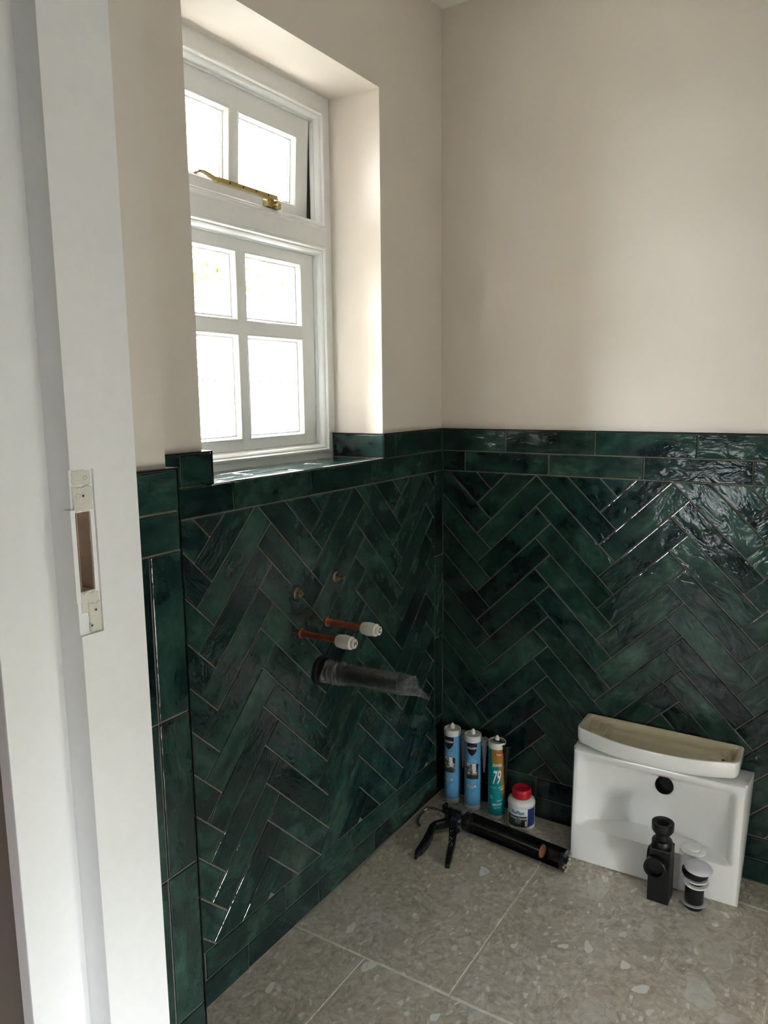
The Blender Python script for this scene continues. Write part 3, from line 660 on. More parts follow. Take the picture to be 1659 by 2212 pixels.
def text_mesh(body, size, extrude=0.0, shear=0.0, sx=1.0, bold=0.0):
    cu = bpy.data.curves.new('txt', 'FONT'); cu.body = body; cu.size = size; cu.align_x = 'CENTER'; cu.align_y = 'CENTER'; cu.shear = shear; cu.offset = bold; cu.resolution_u = 3
    o = bpy.data.objects.new('txt', cu); COL.objects.link(o); dg = bpy.context.evaluated_depsgraph_get()
    me = bpy.data.meshes.new_from_object(o.evaluated_get(dg)); bpy.data.objects.remove(o); bpy.data.curves.remove(cu)
    vs = [(v.co.x*sx, v.co.y) for v in me.vertices]; fs = [tuple(p.vertices) for p in me.polygons]; bpy.data.meshes.remove(me); return vs, fs

for (y, z, letter, lab) in ((-0.6841, 0.7025, 'H', 'copper pipe with white stop-end cap marked H, the left pipe'), (-0.5848, 0.7045, 'C', 'copper pipe with white stop-end cap marked C, the right pipe')):
    b = tag(empty('capped_pipe', (0, y, z)), lab, 'pipe', 'capped copper supply pipes')
    M = RX((0, 0, 0))
    m = MB(); m.lathe([(0.0125, -0.003), (0.0125, 0.001), (0.0085, 0.0022), (0.0076, 0.004), (0.0076, 0.110), (0, 0.110)], 24, M); m.build('pipe', 'copper', b)
    m = MB(); m.lathe([(0.0, 0.100), (0.0125, 0.100), (0.0135, 0.102), (0.0150, 0.110), (0.0158, 0.118), (0.0152, 0.127), (0.0140, 0.1345), (0.0145, 0.1350), (0.0145, 0.1375), (0.0122, 0.1385), (0.0105, 0.1388), (0.0105, 0.1460), (0.0098, 0.1468), (0, 0.1468)], 32, M); cap = m.build('stop_end', 'offwhite_plastic', b)
    for kk in range(6):
        a = kk*math.pi/3+0.2
        m = MB(); m.box(0.104, 0.132, -0.0012, 0.0012, 0.0136, 0.0152, 0.0004, M=Matrix.Rotation(a, 4, 'X')); m.build('grip_rib', 'offwhite_plastic', cap)
    vs, fs = text_mesh(letter, 0.0155, bold=0.0006)
    m = MB(); m.add([(0.1471, x, yy) for x, yy in vs], fs); m.build('letter', 'ink', cap)

wp = tag(empty('waste_pipe', (0, -0.6185, 0.5936)), 'black waste pipe wrapped in clear plastic film sticking out of the tiles', 'pipe')
D = Vector((0.232, 0.034, -0.001)); DL = D.length; q = D.to_track_quat('Z', 'Y').to_matrix().to_4x4()
m = MB(); m.lathe([(0.0355, -0.002), (0.0355, 0.006), (0.034, 0.009), (0.029, 0.0095), (0.0, 0.0095)], 40, RX((0, 0, 0))); m.build('flange', 'black_plastic', wp)
m = MB(); m.lathe([(0.0, -0.002), (0.0215, -0.002), (0.0215, DL-0.03), (0.019, DL-0.03), (0.019, DL-0.06), (0, DL-0.06)], 36, q); m.build('pipe', 'black_plastic', wp)
# film: loose sleeve, gathered near the wall, pinched flat at the end
n, J = 44, 46; vs = []; fs = []; rf = random.Random(11); ph = [rf.uniform(0, 6.28) for _ in range(8)]
for j in range(J):
    t = j/(J-1); zz = 0.012+t*(DL+0.004)
    for i in range(n):
        a = 2*math.pi*i/n; r = 0.0245
        if t < 0.3: r += 0.0022*math.sin(zz*620+1.6*math.sin(a*2+ph[0])+ph[1])*(1-t/0.3)**0.5+0.0012*math.sin(5*a+zz*300)
        else: r += 0.0007*math.sin(3*a+ph[2]+t*4)+0.0005*math.sin(7*a+ph[3])
        x, y = r*math.cos(a), r*math.sin(a)
        e = max(0.0, (t-0.80)/0.20)
        if e > 0:
            fl = e*e*(3-2*e); x = x*(1+0.42*fl); y = y*(1-0.93*fl)+0.002*math.sin(4*a+6*e)*fl; zz2 = zz+0.022*fl*max(0, math.cos(a))
        else: zz2 = zz
        if t > 0.3: y -= 0.003*min(1, (t-0.3)*3)*(1 if math.sin(a) < 0 else 0.2)
        vs.append(q @ Matrix.Rotation(math.radians(-62), 4, 'Z') @ Vector((x, y, zz2)))
for j in range(J-1):
    for i in range(n): fs.append((j*n+i, j*n+(i+1) % n, (j+1)*n+(i+1) % n, (j+1)*n+i))
m = MB(); m.add(vs, fs, True); m.build('plastic_film', 'film', wp)
for k in range(7):      # gathered turns of the film
    zz = 0.016+k*0.0078; pts = [q @ Vector((0.0262*math.cos(a), 0.0262*math.sin(a), zz+0.005*math.sin(a+k*1.7)+0.002*math.sin(3*a+k))) for a in [2*math.pi*i/28 for i in range(29)]]
    m = MB(); m.tube(pts, [0.0016+0.0008*math.sin(i*0.9+k) for i in range(29)], 6, sq=(0.6, 1.6)); m.build('film_fold', 'film_fold', wp)

# ------------------------------------------------------------------ printed wraps on cylinders
def wrap(vs, fs, R, u0=0.0, step=0.004):
    """planar (u, v) mesh bent around a cylinder of radius R; angle 0 faces local -y"""
    bm = bmesh.new(); bv = [bm.verts.new((x, y, 0)) for x, y in vs]
    for f in fs:
        try: bm.faces.new([bv[i] for i in f])
        except ValueError: pass
    us = [v[0] for v in vs]; u = math.floor(min(us)/step)*step+step
    while u < max(us):
        bmesh.ops.bisect_plane(bm, geom=bm.verts[:]+bm.edges[:]+bm.faces[:], plane_co=(u, 0, 0), plane_no=(1, 0, 0)); u += step
    for v in bm.verts:
        a = (v.co.x+u0)/R; v.co = Vector((R*math.sin(a), -R*math.cos(a), v.co.y))
    return bm
def decal(name, vs, fs, R, mat, parent, u0=0.0):
    m = MB(); m.bm(wrap(vs, fs, R, u0)); me = m.mesh(name)
    for p in me.polygons:
        p.use_smooth = True
    # outward normals
    flip = [p.index for p in me.polygons if p.normal.x*p.center.x+p.normal.y*p.center.y < 0]
    if flip:
        bm = bmesh.new(); bm.from_mesh(me); bm.faces.ensure_lookup_table(); bmesh.ops.reverse_faces(bm, faces=[bm.faces[i] for i in flip]); bm.to_mesh(me); bm.free()
    return link(name, me, mat, parent)
def poly_decal(name, pts, R, mat, parent, u0=0.0): return decal(name, pts, [tuple(range(len(pts)))], R, mat, parent, u0)
def text_decal(body, size, u, z, R, mat, parent, name='lettering', shear=0.0, sx=1.0, bold=0.0, slope=0.0):
    vs, fs = text_mesh(body, size, shear=shear, sx=sx, bold=bold)
    return decal(name, [(x+u, y+z+slope*x) for x, y in vs], fs, R, mat, parent)
def facing(p): return math.atan2(CAM.x-p[0], -(CAM.y-p[1]))      # turn that points local -y at the viewer's side of the room
def band(z0, z1, ua, ub, n=10): return [(ua+(ub-ua)*i/n, z0) for i in range(n+1)]+[(ub-(ub-ua)*i/n, z1) for i in range(n+1)]

# ------------------------------------------------------------------ sealant cartridges
R0 = 0.0245
def cartridge(loc, label, lid_mat='white_plastic'):
    c = tag(empty('sealant_cartridge', loc, facing(loc)), label, 'sealant tube', 'sealant cartridges in the corner')
    m = MB(); m.lathe([(0.0, 0.001), (0.0228, 0.001), (0.0238, 0.003), (R0, 0.005), (R0, 0.2205), (0.0, 0.2205)], 40); body = m.build('barrel', 'white_plastic', c)
    m = MB(); m.lathe([(R0, 0.2185), (0.0256, 0.2190), (0.0256, 0.2355), (0.0246, 0.2370), (0.0225, 0.2362), (0.0215, 0.2335), (0.012, 0.2360), (0.0075, 0.2375), (0.0070, 0.2430), (0.0050, 0.2490), (0.0022, 0.2525), (0, 0.2530)], 40, cap=False); m.build('nozzle_cap', lid_mat, c)
    return c, body
def spare_nozzle(c, ang, mat, zt=0.2345, ln=0.118, r1=0.0108, dist=0.0345, lean=0.004):
    x, y = dist*math.sin(ang), -dist*math.cos(ang); n_ = Vector((x, y, 0)).normalized()
    m = MB(); prof = [(0.0085, zt-0.003), (0.0090, zt), (r1+0.0012, zt), (r1+0.0014, zt-0.0022), (r1-0.001, zt-0.005), (r1-0.0012, zt-0.022), (0.0078, zt-0.024), (0.0028, zt-ln), (0.0, zt-ln)]
    m.lathe(prof, 24, Matrix.Translation((x, y, 0)) @ Matrix.Rotation(lean*4, 4, 'X'), cap=False)
    return m.build('spare_nozzle', mat, c)
def blue_tube(loc, label, du):
    c, body = cartridge(loc, label)
    R = R0+0.0003; ua, ub = -0.06, 0.06
    lab = poly_decal('label', band(0.0185, 0.2182, ua, ub, 2), R, 'blue_label', c)
    R += 0.00012
    sh = [(-0.0165, 0.2170), (0.0165, 0.2170), (0.0165, 0.198), (0.0140, 0.1905), (0.0085, 0.1832), (0.0, 0.1765), (-0.0085, 0.1832), (-0.0140, 0.1905), (-0.0165, 0.198)]
    out = [(x*1.09, 0.1975+(z-0.1975)*1.06 if z < 0.21 else 0.2175) for x, z in sh]
    poly_decal('shield_edge', [(x+du, z) for x, z in out], R, 'pale_blue', lab); poly_decal('shield', [(x+du, z) for x, z in sh], R+0.0001, 'navy', lab)
    text_decal('VOLDEN', 0.0082, du, 0.2015, R+0.0002, 'print_white', lab, sx=0.92, bold=0.0003)
    for s_ in (-1, 1): poly_decal('crest_mark', [(du+s_*0.0012, 0.2085), (du+s_*0.0048, 0.2105), (du+s_*0.0075, 0.2085), (du+s_*0.0065, 0.2075), (du+s_*0.0046, 0.2092), (du+s_*0.0018, 0.2072)][::s_], R+0.0002, 'dark_steel', lab)
    for (z, a, b, h) in ((0.1675, -0.002, 0.0085, 0.0016), (0.1605, -0.012, 0.0150, 0.0018)): poly_decal('small_print', band(z, z+h, du+a, du+b, 4), R, 'pale_blue', lab)
    poly_decal('white_rule', band(0.1530, 0.1540, -0.045, du+0.021, 12), R, 'pale_blue', lab)
    poly_decal('photo_panel', band(0.1040, 0.1528, -0.045, du+0.021, 12), R, 'photo', lab)
    poly_decal('dark_patch', [(du+0.0135, 0.1525), (du+0.0208, 0.1525), (du+0.0208, 0.134), (du+0.0185, 0.131), (du+0.0145, 0.137)], R+0.0001, 'navy', lab)
    poly_decal('pale_patch', [(du+0.001, 0.1525), (du+0.0125, 0.1525), (du+0.0125, 0.127), (du+0.0185, 0.124), (du+0.004, 0.1225)], R+0.0001, 'print_white', lab)
    poly_decal('floor_patch', band(0.1042, 0.1185, -0.045, du+0.021, 12), R+0.00015, 'dark_steel', lab)
    poly_decal('round_badge', [(du-0.0105+0.0062*math.cos(t), 0.1525+0.0062*math.sin(t)) for t in [math.pi+math.pi*i/12 for i in range(13)]], R+0.0002, 'pale_blue', lab)
    V = [(du-0.0155, 0.0868), (du+0.0155, 0.0868), (du+0.0140, 0.0790), (du+0.0085, 0.0705), (du, 0.0650), (du-0.0085, 0.0705), (du-0.0140, 0.0790)]
    poly_decal('lower_shield', V, R, 'dark_blue', lab); poly_decal('lower_shield_fill', [(du+(x-du)*0.93, 0.078+(z-0.078)*0.93) for x, z in V], R+0.0001, 'blue_label', lab)
    poly_decal('white_bar', band(0.0785, 0.0850, du-0.0138, du+0.0140, 6), R+0.0002, 'print_white', lab); poly_decal('dark_bar', band(0.0808, 0.0832, du-0.0125, du+0.0085, 6), R+0.0003, 'navy', lab)
    return c
c1 = blue_tube((0.0570, -0.0438, 0), 'light blue sealant tube nearest the corner, leftmost of the three', -0.0125); spare_nozzle(c1, math.radians(112), 'frost', 0.222, 0.118)
c2 = blue_tube((0.1277, -0.0483, 0), 'light blue sealant tube in the middle of the three, full shield showing', -0.0035); spare_nozzle(c2, math.radians(100), 'frost', 0.222, 0.108)
c3, body = cartridge((0.2073, -0.0530, 0), 'teal and gold silicone tube with black nozzle, beside the red-capped pot')
R = R0+0.0003; lab = poly_decal('label', band(0.0145, 0.2185, -0.06, 0.06, 2), R, 'teal_label', c3)
poly_decal('gold_panel', [(-0.0175, 0.2183), (0.04, 0.2183), (0.04, 0.066), (0.0205, 0.066), (0.0125, 0.098), (-0.004, 0.118), (-0.0125, 0.160)], R+0.0001, 'gold_label', lab)
poly_decal('teal_panel', [(-0.03, 0.1620), (-0.0080, 0.1660), (0.004, 0.1660), (0.016, 0.1100), (0.0075, 0.1010), (-0.03, 0.1010)], R+0.00015, 'teal_label', lab)
dm = [(-0.0065, 0.2035), (-0.001, 0.2085), (0.014, 0.2085), (0.0195, 0.2035), (0.014, 0.1985), (-0.001, 0.1985)]
poly_decal('red_diamond', dm, R+0.0002, 'red_print', lab); text_decal('Dow', 0.0075, 0.0065, 0.2038, R+0.0003, 'print_white', lab, bold=0.0003)
text_decal('DOWSIL', 0.0125, 0.0015, 0.1705, R+0.0003, 'print_white', lab, shear=0.15, sx=0.62, bold=0.0004, slope=0.06)
def digits(mat, du, dz, RR, nm): text_decal('79', 0.057, -0.001+du, 0.1315+dz, RR, mat, lab, name=nm, shear=0.22, sx=0.43, bold=0.0012, slope=0.10)
digits('ink', 0.0010, -0.0018, R+0.00028, 'digit_shadow'); digits('print_white', 0, 0, R+0.0004, 'digits')
text_decal('Weather', 0.0072, -0.0105, 0.1015, R+0.0003, 'pale_blue', lab, sx=0.8, slope=0.05); text_decal('proof', 0.0068, 0.013, 0.1040, R+0.0003, 'print_white', lab, shear=0.2, slope=0.3); text_decal('Sealant', 0.0075, 0.0165, 0.0965, R+0.0003, 'print_white', lab, shear=0.2, sx=0.7, slope=0.25)
text_decal('Neutral', 0.0085, 0.011, 0.0620, R+0.0003, 'print_white', lab, sx=0.75, slope=0.2); text_decal('Silicone', 0.0108, 0.0015, 0.0492, R+0.0003, 'print_white', lab, sx=0.85, bold=0.0002, slope=0.15); text_decal('High Mod', 0.0065, 0.0015, 0.0390, R+0.0003, 'print_white', lab, sx=0.8, slope=0.12)
for rr in (0.0058, 0.0034):
    poly_decal('round_mark', [(-0.0170+rr*math.cos(t), 0.0700+rr*math.sin(t)) for t in [2*math.pi*i/18 for i in range(18)]], R+0.0002+(0.0058-rr)*0.05, 'pale_blue' if rr > 0.005 else 'teal_label', lab)
nz = spare_nozzle(c3, math.radians(62), 'black_plastic', 0.232, 0.120, 0.0115, 0.030)
m = MB(); pts = [(0.0085*math.sin(a), -0.0085*math.cos(a), 0.2385) for a in [math.radians(60+300*i/20) for i in range(21)]]; m.tube(pts+[(0.0265*math.sin(math.radians(62)), -0.0265*math.cos(math.radians(62)), 0.2370)], 0.0022, 8, sq=(0.7, 1.6)); m.build('nozzle_strap', 'black_plastic', c3)

# ------------------------------------------------------------------ solvent cement pot
pc = (0.2869, -0.0559, 0); pot = tag(empty('cement_pot', pc, facing(pc)), 'squat white pot of solvent cement with red screw cap', 'pot')
m = MB(); m.lathe([(0.0, 0.0), (0.035, 0.0), (0.0385, 0.003), (0.0390, 0.006), (0.0390, 0.0105), (0.0380, 0.0115), (0.0380, 0.0670), (0.0390, 0.0685), (0.0390, 0.0755), (0.0370, 0.0815), (0.0310, 0.0860), (0.0265, 0.0875), (0.0250, 0.0885), (0.0250, 0.0910), (0, 0.0910)], 48); m.build('body', 'white_plastic', pot)
m = MB(); n = 48; prof = [(0.0262, 0.0880), (0.0268, 0.0890), (0.0268, 0.1080), (0.0258, 0.1120), (0.0238, 0.1142), (0.0225, 0.1136), (0.0, 0.1136)]; m.lathe(prof, n, cap=False); cap = m.build('screw_cap', 'red_cap', pot)
m = MB()
for k in range(40): m.box(-0.0006, 0.0006, -0.0274, -0.0262, 0.0900, 0.1070, M=Matrix.Rotation(2*math.pi*k/40, 4, 'Z'))
m.build('cap_ridges', 'red_cap', cap)
R = 0.0382; lab = poly_decal('label', band(0.0118, 0.0665, -0.06, 0.052, 2), R, 'print_white', pot); R += 0.00012
poly_decal('green_panel', band(0.0122, 0.0440, -0.045, 0.0165, 8), R, 'green_print', lab); poly_decal('dark_band', band(0.0400, 0.0445, -0.045, 0.0165, 8), R+0.0001, 'ink', lab); poly_decal('dark_patch', band(0.0122, 0.0300, 0.001, 0.0165, 3), R+0.0001, 'ink', lab)
poly_decal('blue_panel', band(0.0120, 0.0660, 0.0185, 0.0480, 6), R, 'dark_blue', lab); poly_decal('blue_panel_bar', band(0.0330, 0.0360, 0.0300, 0.0370, 2), R+0.0001, 'ink', lab)
vs, fs = text_mesh('FloPlast', 0.0145, shear=0.1, bold=0.0004)
text_decal('FloPlast', 0.0150, -0.0110, 0.0545, R+0.0001, 'blue_ink', lab, shear=0.12, sx=0.82, bold=0.0005); text_decal('Solvent Cement', 0.0085, -0.0095, 0.0385, R+0.0002, 'print_white', lab, shear=0.1, sx=0.92, bold=0.0003)
for (z, a, b) in ((0.0315, -0.020, 0.001), (0.0275, -0.018, -0.002), (0.0235, -0.019, -0.004)): poly_decal('small_print', band(z, z+0.0014, a, b, 4), R+0.0001, 'pale_blue', lab)
poly_decal('white_tag', band(0.0145, 0.0305, 0.0110, 0.0160, 2), R+0.0002, 'print_white', lab)
m = MB(); m.tube([(0.297, -0.103, 0.0022), (0.325, -0.120, 0.0022), (0.352, -0.133, 0.0022)], [0.0012, 0.0016, 0.0016], 6); tag(m.build('cable_tie_offcut', 'white_plastic'), 'thin white plastic offcut on the floor in front of the white pot', 'offcut')

# ------------------------------------------------------------------ skeleton caulking gun
gun = tag(empty('caulking_gun', (0.162, -0.168, 0.0)), 'black skeleton caulking gun lying on the floor in front of the tubes', 'caulking gun')
gx = Vector((0.482-0.162, -0.2035+0.168, 0)); GL = gx.length; gang = math.atan2(gx.y, gx.x); gun.rotation_euler = (0, 0, gang)
# local: x along the cradle to its front end, y away from the viewer, z up
AXZ = 0.0295; rc = 0.0275
def cradle(m, a0, a1, x0, x1, th=0.0016, n=22):
    vs = []; fs = []
    for x in (x0, x1):
        for r in (rc, rc-th):
            for i in range(n+1):
                a = a0+(a1-a0)*i/n; vs.append((x, r*math.cos(a), AXZ+r*math.sin(a)))
    k = n+1
    for i in range(n): fs += [(i, i+1, 2*k+i+1, 2*k+i), (k+i, 3*k+i, 3*k+i+1, k+i+1), (i, k+i, k+i+1, i+1), (2*k+i, 2*k+i+1, 3*k+i+1, 3*k+i)]
    fs += [(0, 2*k, 3*k, k), (n, k+n, 3*k+n, 2*k+n)]; m.add(vs, fs, True)
m = MB(); cradle(m, math.radians(58), math.radians(-150-0), 0.012, GL-0.012) if False else cradle(m, math.radians(48), math.radians(-142), 0.012, GL-0.012); m.build('cradle', 'gun_paint', gun)
TX = Matrix.Rotation(math.pi/2, 4, 'Y')
m = MB(); m.lathe([(0.0285, 0.0), (0.0285, 0.016), (0.0262, 0.016), (0.0262, 0.0)], 36, Matrix.Translation((0.004, 0, AXZ)) @ TX, cap=False); m.lathe([(0.0285, 0.0), (0.0262, 0.0)], 36, Matrix.Translation((0.004, 0, AXZ)) @ TX, cap=False); m.build('rear_collar', 'gun_paint', gun)
m = MB(); m.lathe([(0.0, 0), (0.0225, 0), (0.0225, 0.0022), (0.009, 0.003), (0.009, 0.010), (0, 0.010)], 28, Matrix.Translation((0.012, 0, AXZ)) @ TX); m.build('plunger_plate', 'dark_steel', gun)
m = MB(); m.lathe([(0.0, 0), (0.0165, 0), (0.0180, 0.002), (0.0165, 0.005), (0, 0.006)], 28, Matrix.Translation((GL-0.082, 0, AXZ)) @ TX); m.build('front_plunger', 'rust', gun)
m = MB()                                   # front end plate with a slot for the nozzle
n = 26; vs = []; fs = []
for x in (GL-0.0135, GL-0.0115):
    for r in (0.0275, 0.0085):
        for i in range(n+1):
            a = math.radians(125)-math.radians(310)*i/n; vs.append((x, r*math.cos(a), AXZ+r*math.sin(a)))
k = n+1
for i in range(n): fs += [(i, i+1, k+i+1, k+i), (2*k+i, 3*k+i, 3*k+i+1, 2*k+i+1), (i, 2*k+i, 2*k+i+1, i+1), (k+i, k+i+1, 3*k+i+1, 3*k+i)]
m.add(vs, fs); cradle(m, math.radians(70), math.radians(-250), GL-0.020, GL-0.0115); m.build('front_plate', 'gun_paint', gun)
m = MB(); rs = random.Random(5)
for k in range(26):
    a = rs.uniform(-2.9, 0.4); r = rs.uniform(0.012, 0.0275); bm = bmesh.new(); bmesh.ops.create_icosphere(bm, subdivisions=1, radius=rs.uniform(0.0016, 0.0046))
    for v in bm.verts: v.co *= rs.uniform(0.8, 1.25)
    m.bm(bm, Matrix.Translation((GL-0.011+rs.uniform(-0.001, 0.004), r*math.cos(a), AXZ+r*math.sin(a))), True)
m.build('dried_sealant', 'dried_sealant', gun)['kind'] = 'stuff'
m = MB()
for k in range(16):
    a = rs.uniform(-2.3, -0.4); x = rs.uniform(0.03, GL-0.02); bm = bmesh.new(); bmesh.ops.create_icosphere(bm, subdivisions=1, radius=rs.uniform(0.0008, 0.0022)); m.bm(bm, Matrix.Translation((x, rc*math.cos(a), AXZ+rc*math.sin(a))), True)
m.build('sealant_spots', 'dried_sealant', gun)['kind'] = 'stuff'
m = MB(); rod = [(GL-0.078, 0, AXZ), (0.0, 0, AXZ), (-0.085, 0.0, AXZ), (-0.112, 0.0, AXZ-0.001), (-0.124, -0.004, AXZ-0.003), (-0.131, -0.014, AXZ-0.007), (-0.1325, -0.032, AXZ-0.012), (-0.130, -0.050, AXZ-0.017), (-0.122, -0.064, AXZ-0.020), (-0.111, -0.070, AXZ-0.0215)]
m.tube(rod, 0.0042, 10); m.build('push_rod', 'dark_steel', gun)
# housing: cast body around the rod, with release catch
m = MB()
prof = [(-0.066, 0.006, 0.010), (-0.060, 0.013, 0.016), (-0.046, 0.0165, 0.0225), (-0.028, 0.0165, 0.0225), (-0.014, 0.0145, 0.0175), (0.0, 0.012, 0.0135), (0.006, 0.014, 0.014)]
n = 16; vs = []; fs = []
for (x, hy, hzv) in prof:
    for i in range(n):
        a = 2*math.pi*i/n; c, s_ = math.cos(a), math.sin(a); e = 0.65
        vs.append((x, hy*math.copysign(abs(c)**e, c)-0.003, AXZ+0.002+hzv*math.copysign(abs(s_)**e, s_)))
for j in range(len(prof)-1):
    for i in range(n): fs.append((j*n+i, j*n+(i+1) % n, (j+1)*n+(i+1) % n, (j+1)*n+i))
fs += [tuple(range(n))[::-1], tuple((len(prof)-1)*n+i for i in range(n))]; m.add(vs, fs, True); m.build('housing', 'gun_paint', gun)
m = MB(); m.box(-0.052, -0.012, -0.006, 0.004, AXZ+0.022, AXZ+0.027, 0.0015); m.build('housing_plate', 'dark_steel', gun)
m = MB(); m.tube([(-0.020, -0.018, AXZ+0.004), (-0.010, -0.018, AXZ+0.004)], 0.0065, 14); m.tube([(-0.008, -0.0175, AXZ+0.004), (0.0, -0.0175, AXZ+0.003)], 0.0085, 14); m.build('spring_barrel', 'bright_steel', gun)
m = MB(); m.box(-0.072, -0.064, -0.012, 0.010, AXZ+0.004, AXZ+0.028, 0.002); m.build('release_catch', 'gun_paint', gun)
def W2L(p):    # world -> gun-local
    d = Vector(p)-Vector((0.162, -0.168, 0)); c, s_ = math.cos(-gang), math.sin(-gang); return Vector((d.x*c-d.y*s_, d.x*s_+d.y*c, d.z))
def lever(m, pts, widths, hs):
    """channel-section lever: flat strip with raised sides along pts"""
    P = [W2L(p) for p in pts]; vs = []; fs = []
    for i, p in enumerate(P):
        d = (P[min(i+1, len(P)-1)]-P[max(i-1, 0)]); d.z = 0; d.normalize(); s_ = Vector((-d.y, d.x, 0)); w_, h = widths[i], hs[i]
        for (a, b) in ((-1, 0), (-1, 0.75), (-0.7, 1), (0.7, 1), (1, 0.75), (1, 0)): vs.append(p+s_*w_*a+Vector((0, 0, h*b-h*0.5)))
    for i in range(len(P)-1):
        for k in range(6): fs.append((i*6+k, i*6+(k+1) % 6, (i+1)*6+(k+1) % 6, (i+1)*6+k))
    fs += [tuple(range(6))[::-1], tuple((len(P)-1)*6+k for k in range(6))]; m.add(vs, fs, False)
m = MB(); lever(m, [(0.128, -0.178, 0.028), (0.112, -0.205, 0.024), (0.094, -0.222, 0.022), (0.092, -0.240, 0.021), (0.100, -0.268, 0.018), (0.106, -0.305, 0.014), (0.109, -0.340, 0.012), (0.108, -0.354, 0.011), (0.111, -0.366, 0.007)], [0.012, 0.010, 0.0075, 0.0085, 0.0105, 0.0105, 0.0095, 0.006, 0.0035], [0.022, 0.022, 0.020, 0.020, 0.021, 0.020, 0.018, 0.016, 0.011]); m.build('handle', 'gun_paint', gun)
m = MB(); lever(m, [(0.136, -0.182, 0.036), (0.142, -0.205, 0.033), (0.153, -0.228, 0.028), (0.165, -0.252, 0.022), (0.176, -0.280, 0.017), (0.186, -0.312, 0.014), (0.193, -0.330, 0.012), (0.198, -0.345, 0.011), (0.203, -0.358, 0.009)], [0.012, 0.0125, 0.011, 0.0100, 0.0095, 0.009, 0.0085, 0.0075, 0.0062], [0.016, 0.018, 0.018, 0.018, 0.018, 0.018, 0.016, 0.014, 0.012]); trg = m.build('trigger', 'gun_paint', gun)
m = MB(); p = W2L((0.166, -0.232, 0.030)); m.lathe([(0.0, -0.008), (0.0075, -0.008), (0.0075, 0.008), (0, 0.008)], 16, Matrix.Translation(p) @ Matrix.Rotation(math.pi/2, 4, 'X')); m.build('pivot_pin', 'gun_paint', gun)
m = MB(); rs = random.Random(9)
for k in range(14):
    t = rs.uniform(0.1, 0.8); p = W2L((0.150+0.042*t, -0.225-0.095*t, 0.040-0.02*t)); bm = bmesh.new(); bmesh.ops.create_icosphere(bm, subdivisions=1, radius=rs.uniform(0.0008, 0.0018)); m.bm(bm, Matrix.Translation(p+Vector((rs.uniform(-.006, .006), 0, -0.001))), True)
m.build('paint_spots', 'dried_sealant', trg)['kind'] = 'stuff'

# ------------------------------------------------------------------ basin stood on edge against the wall
BW, BH = 0.414, 0.3065
basin = tag(empty('wash_basin', (0.6655, -0.1405, 0.0)), 'white ceramic basin stood on its edge against the green tiles', 'basin')
basin.rotation_euler = (math.radians(-4.6), 0, math.radians(1.5))
def smooth(a, b, x): t = max(0.0, min(1.0, (x-a)/(b-a))); return t*t*(3-2*t)
bx0, bx1, bz0_, bz1_ = -BW/2+0.0125, BW/2-0.0165, 0.098, 0.2955
def bowl(x, z):
    cx = (bx0+bx1)/2; hx = (bx1-bx0)/2; u = abs(x-cx)/hx
    if u >= 1 or z <= bz0_ or z >= bz1_: return 0.0
    arc = (1-u**2.2)**0.75
    side = smooth(0, 0.022, min(x-bx0, bx1-x)); top_ = smooth(0, 0.030, bz1_-z); led = smooth(0.0, 0.0075, z-bz0_)
    t = max(0.0, (z-bz0_)/(bz1_-bz0_))
    d = 0.016+(0.094*arc-0.016 if arc*0.094 > 0.016 else 0.0)*(1-t)**0.85
    d = min(d, 0.016+0.080*arc)
    return d*side*top_*led
xsn = sorted(set([-BW/2+BW*i/90 for i in range(91)])); zsn = sorted(set([BH*i/62 for i in range(63)]+[bz0_+0.0012*i for i in range(8)]))
def edge_round(x, z):      # soft outer edges
    e = min(x+BW/2, BW/2-x, z, BH-z); r = 0.010
    return r-math.sqrt(max(0, r*r-(r-e)**2)) if e < r else 0.0
def taper(z): return 0.060*smooth(-0.02, 0.09, z)+0.046*smooth(0.05, 0.25, z)       # body depth
vs = []; fs = []; nx, nz_ = len(xsn), len(zsn)
for z in zsn:
    for x in xsn: vs.append((x*(1.0+0.018*z/BH), edge_round(x, z)+bowl(x, z), z))
for j in range(nz_-1):
    for i in range(nx-1): fs.append((j*nx+i, j*nx+i+1, (j+1)*nx+i+1, (j+1)*nx+i))
off = len(vs)
for z in zsn:
    for x in xsn: vs.append((x*(1.0+0.018*z/BH)+0.006*(1 if x > 0 else -1)*smooth(0.8, 1, abs(x)/(BW/2))*z/BH, max(0.018, taper(z), bowl(x, z)+0.011), z))
for j in range(nz_-1):
    for i in range(nx-1): fs.append((off+j*nx+i, off+(j+1)*nx+i, off+(j+1)*nx+i+1, off+j*nx+i+1))
ring = [i for i in range(nx)]+[j*nx+nx-1 for j in range(1, nz_)]+[(nz_-1)*nx+i for i in range(nx-2, -1, -1)]+[j*nx for j in range(nz_-2, 0, -1)]
for a, b in zip(ring, ring[1:]+ring[:1]): fs.append((a, off+a, off+b, b))
m = MB(); m.add(vs, fs, True); body = m.build('bowl', 'ceramic', basin)
hx_, hz_ = 0.0175, 0.247; hd = bowl(hx_, hz_)
nrm = Vector((0, -1, -(bowl(hx_, hz_+0.01)-bowl(hx_, hz_-0.01))/0.02)).normalized()
cm = MB(); qn = nrm.to_track_quat('Z', 'X').to_matrix().to_4x4(); cm.lathe([(0.0, -0.09), (0.0225, -0.09), (0.0225, 0.03), (0, 0.03)], 40, Matrix.Translation((hx_, hd, hz_)) @ qn); cut = cm.build('cutter', 'ceramic', basin)
md = body.modifiers.new('hole', 'BOOLEAN'); md.object = cut; md.operation = 'DIFFERENCE'; md.solver = 'EXACT'
bpy.context.view_layer.update(); dg = bpy.context.evaluated_depsgraph_get(); nm = bpy.data.meshes.new_from_object(body.evaluated_get(dg)); body.modifiers.clear(); body.data = nm; bpy.data.objects.remove(cut)
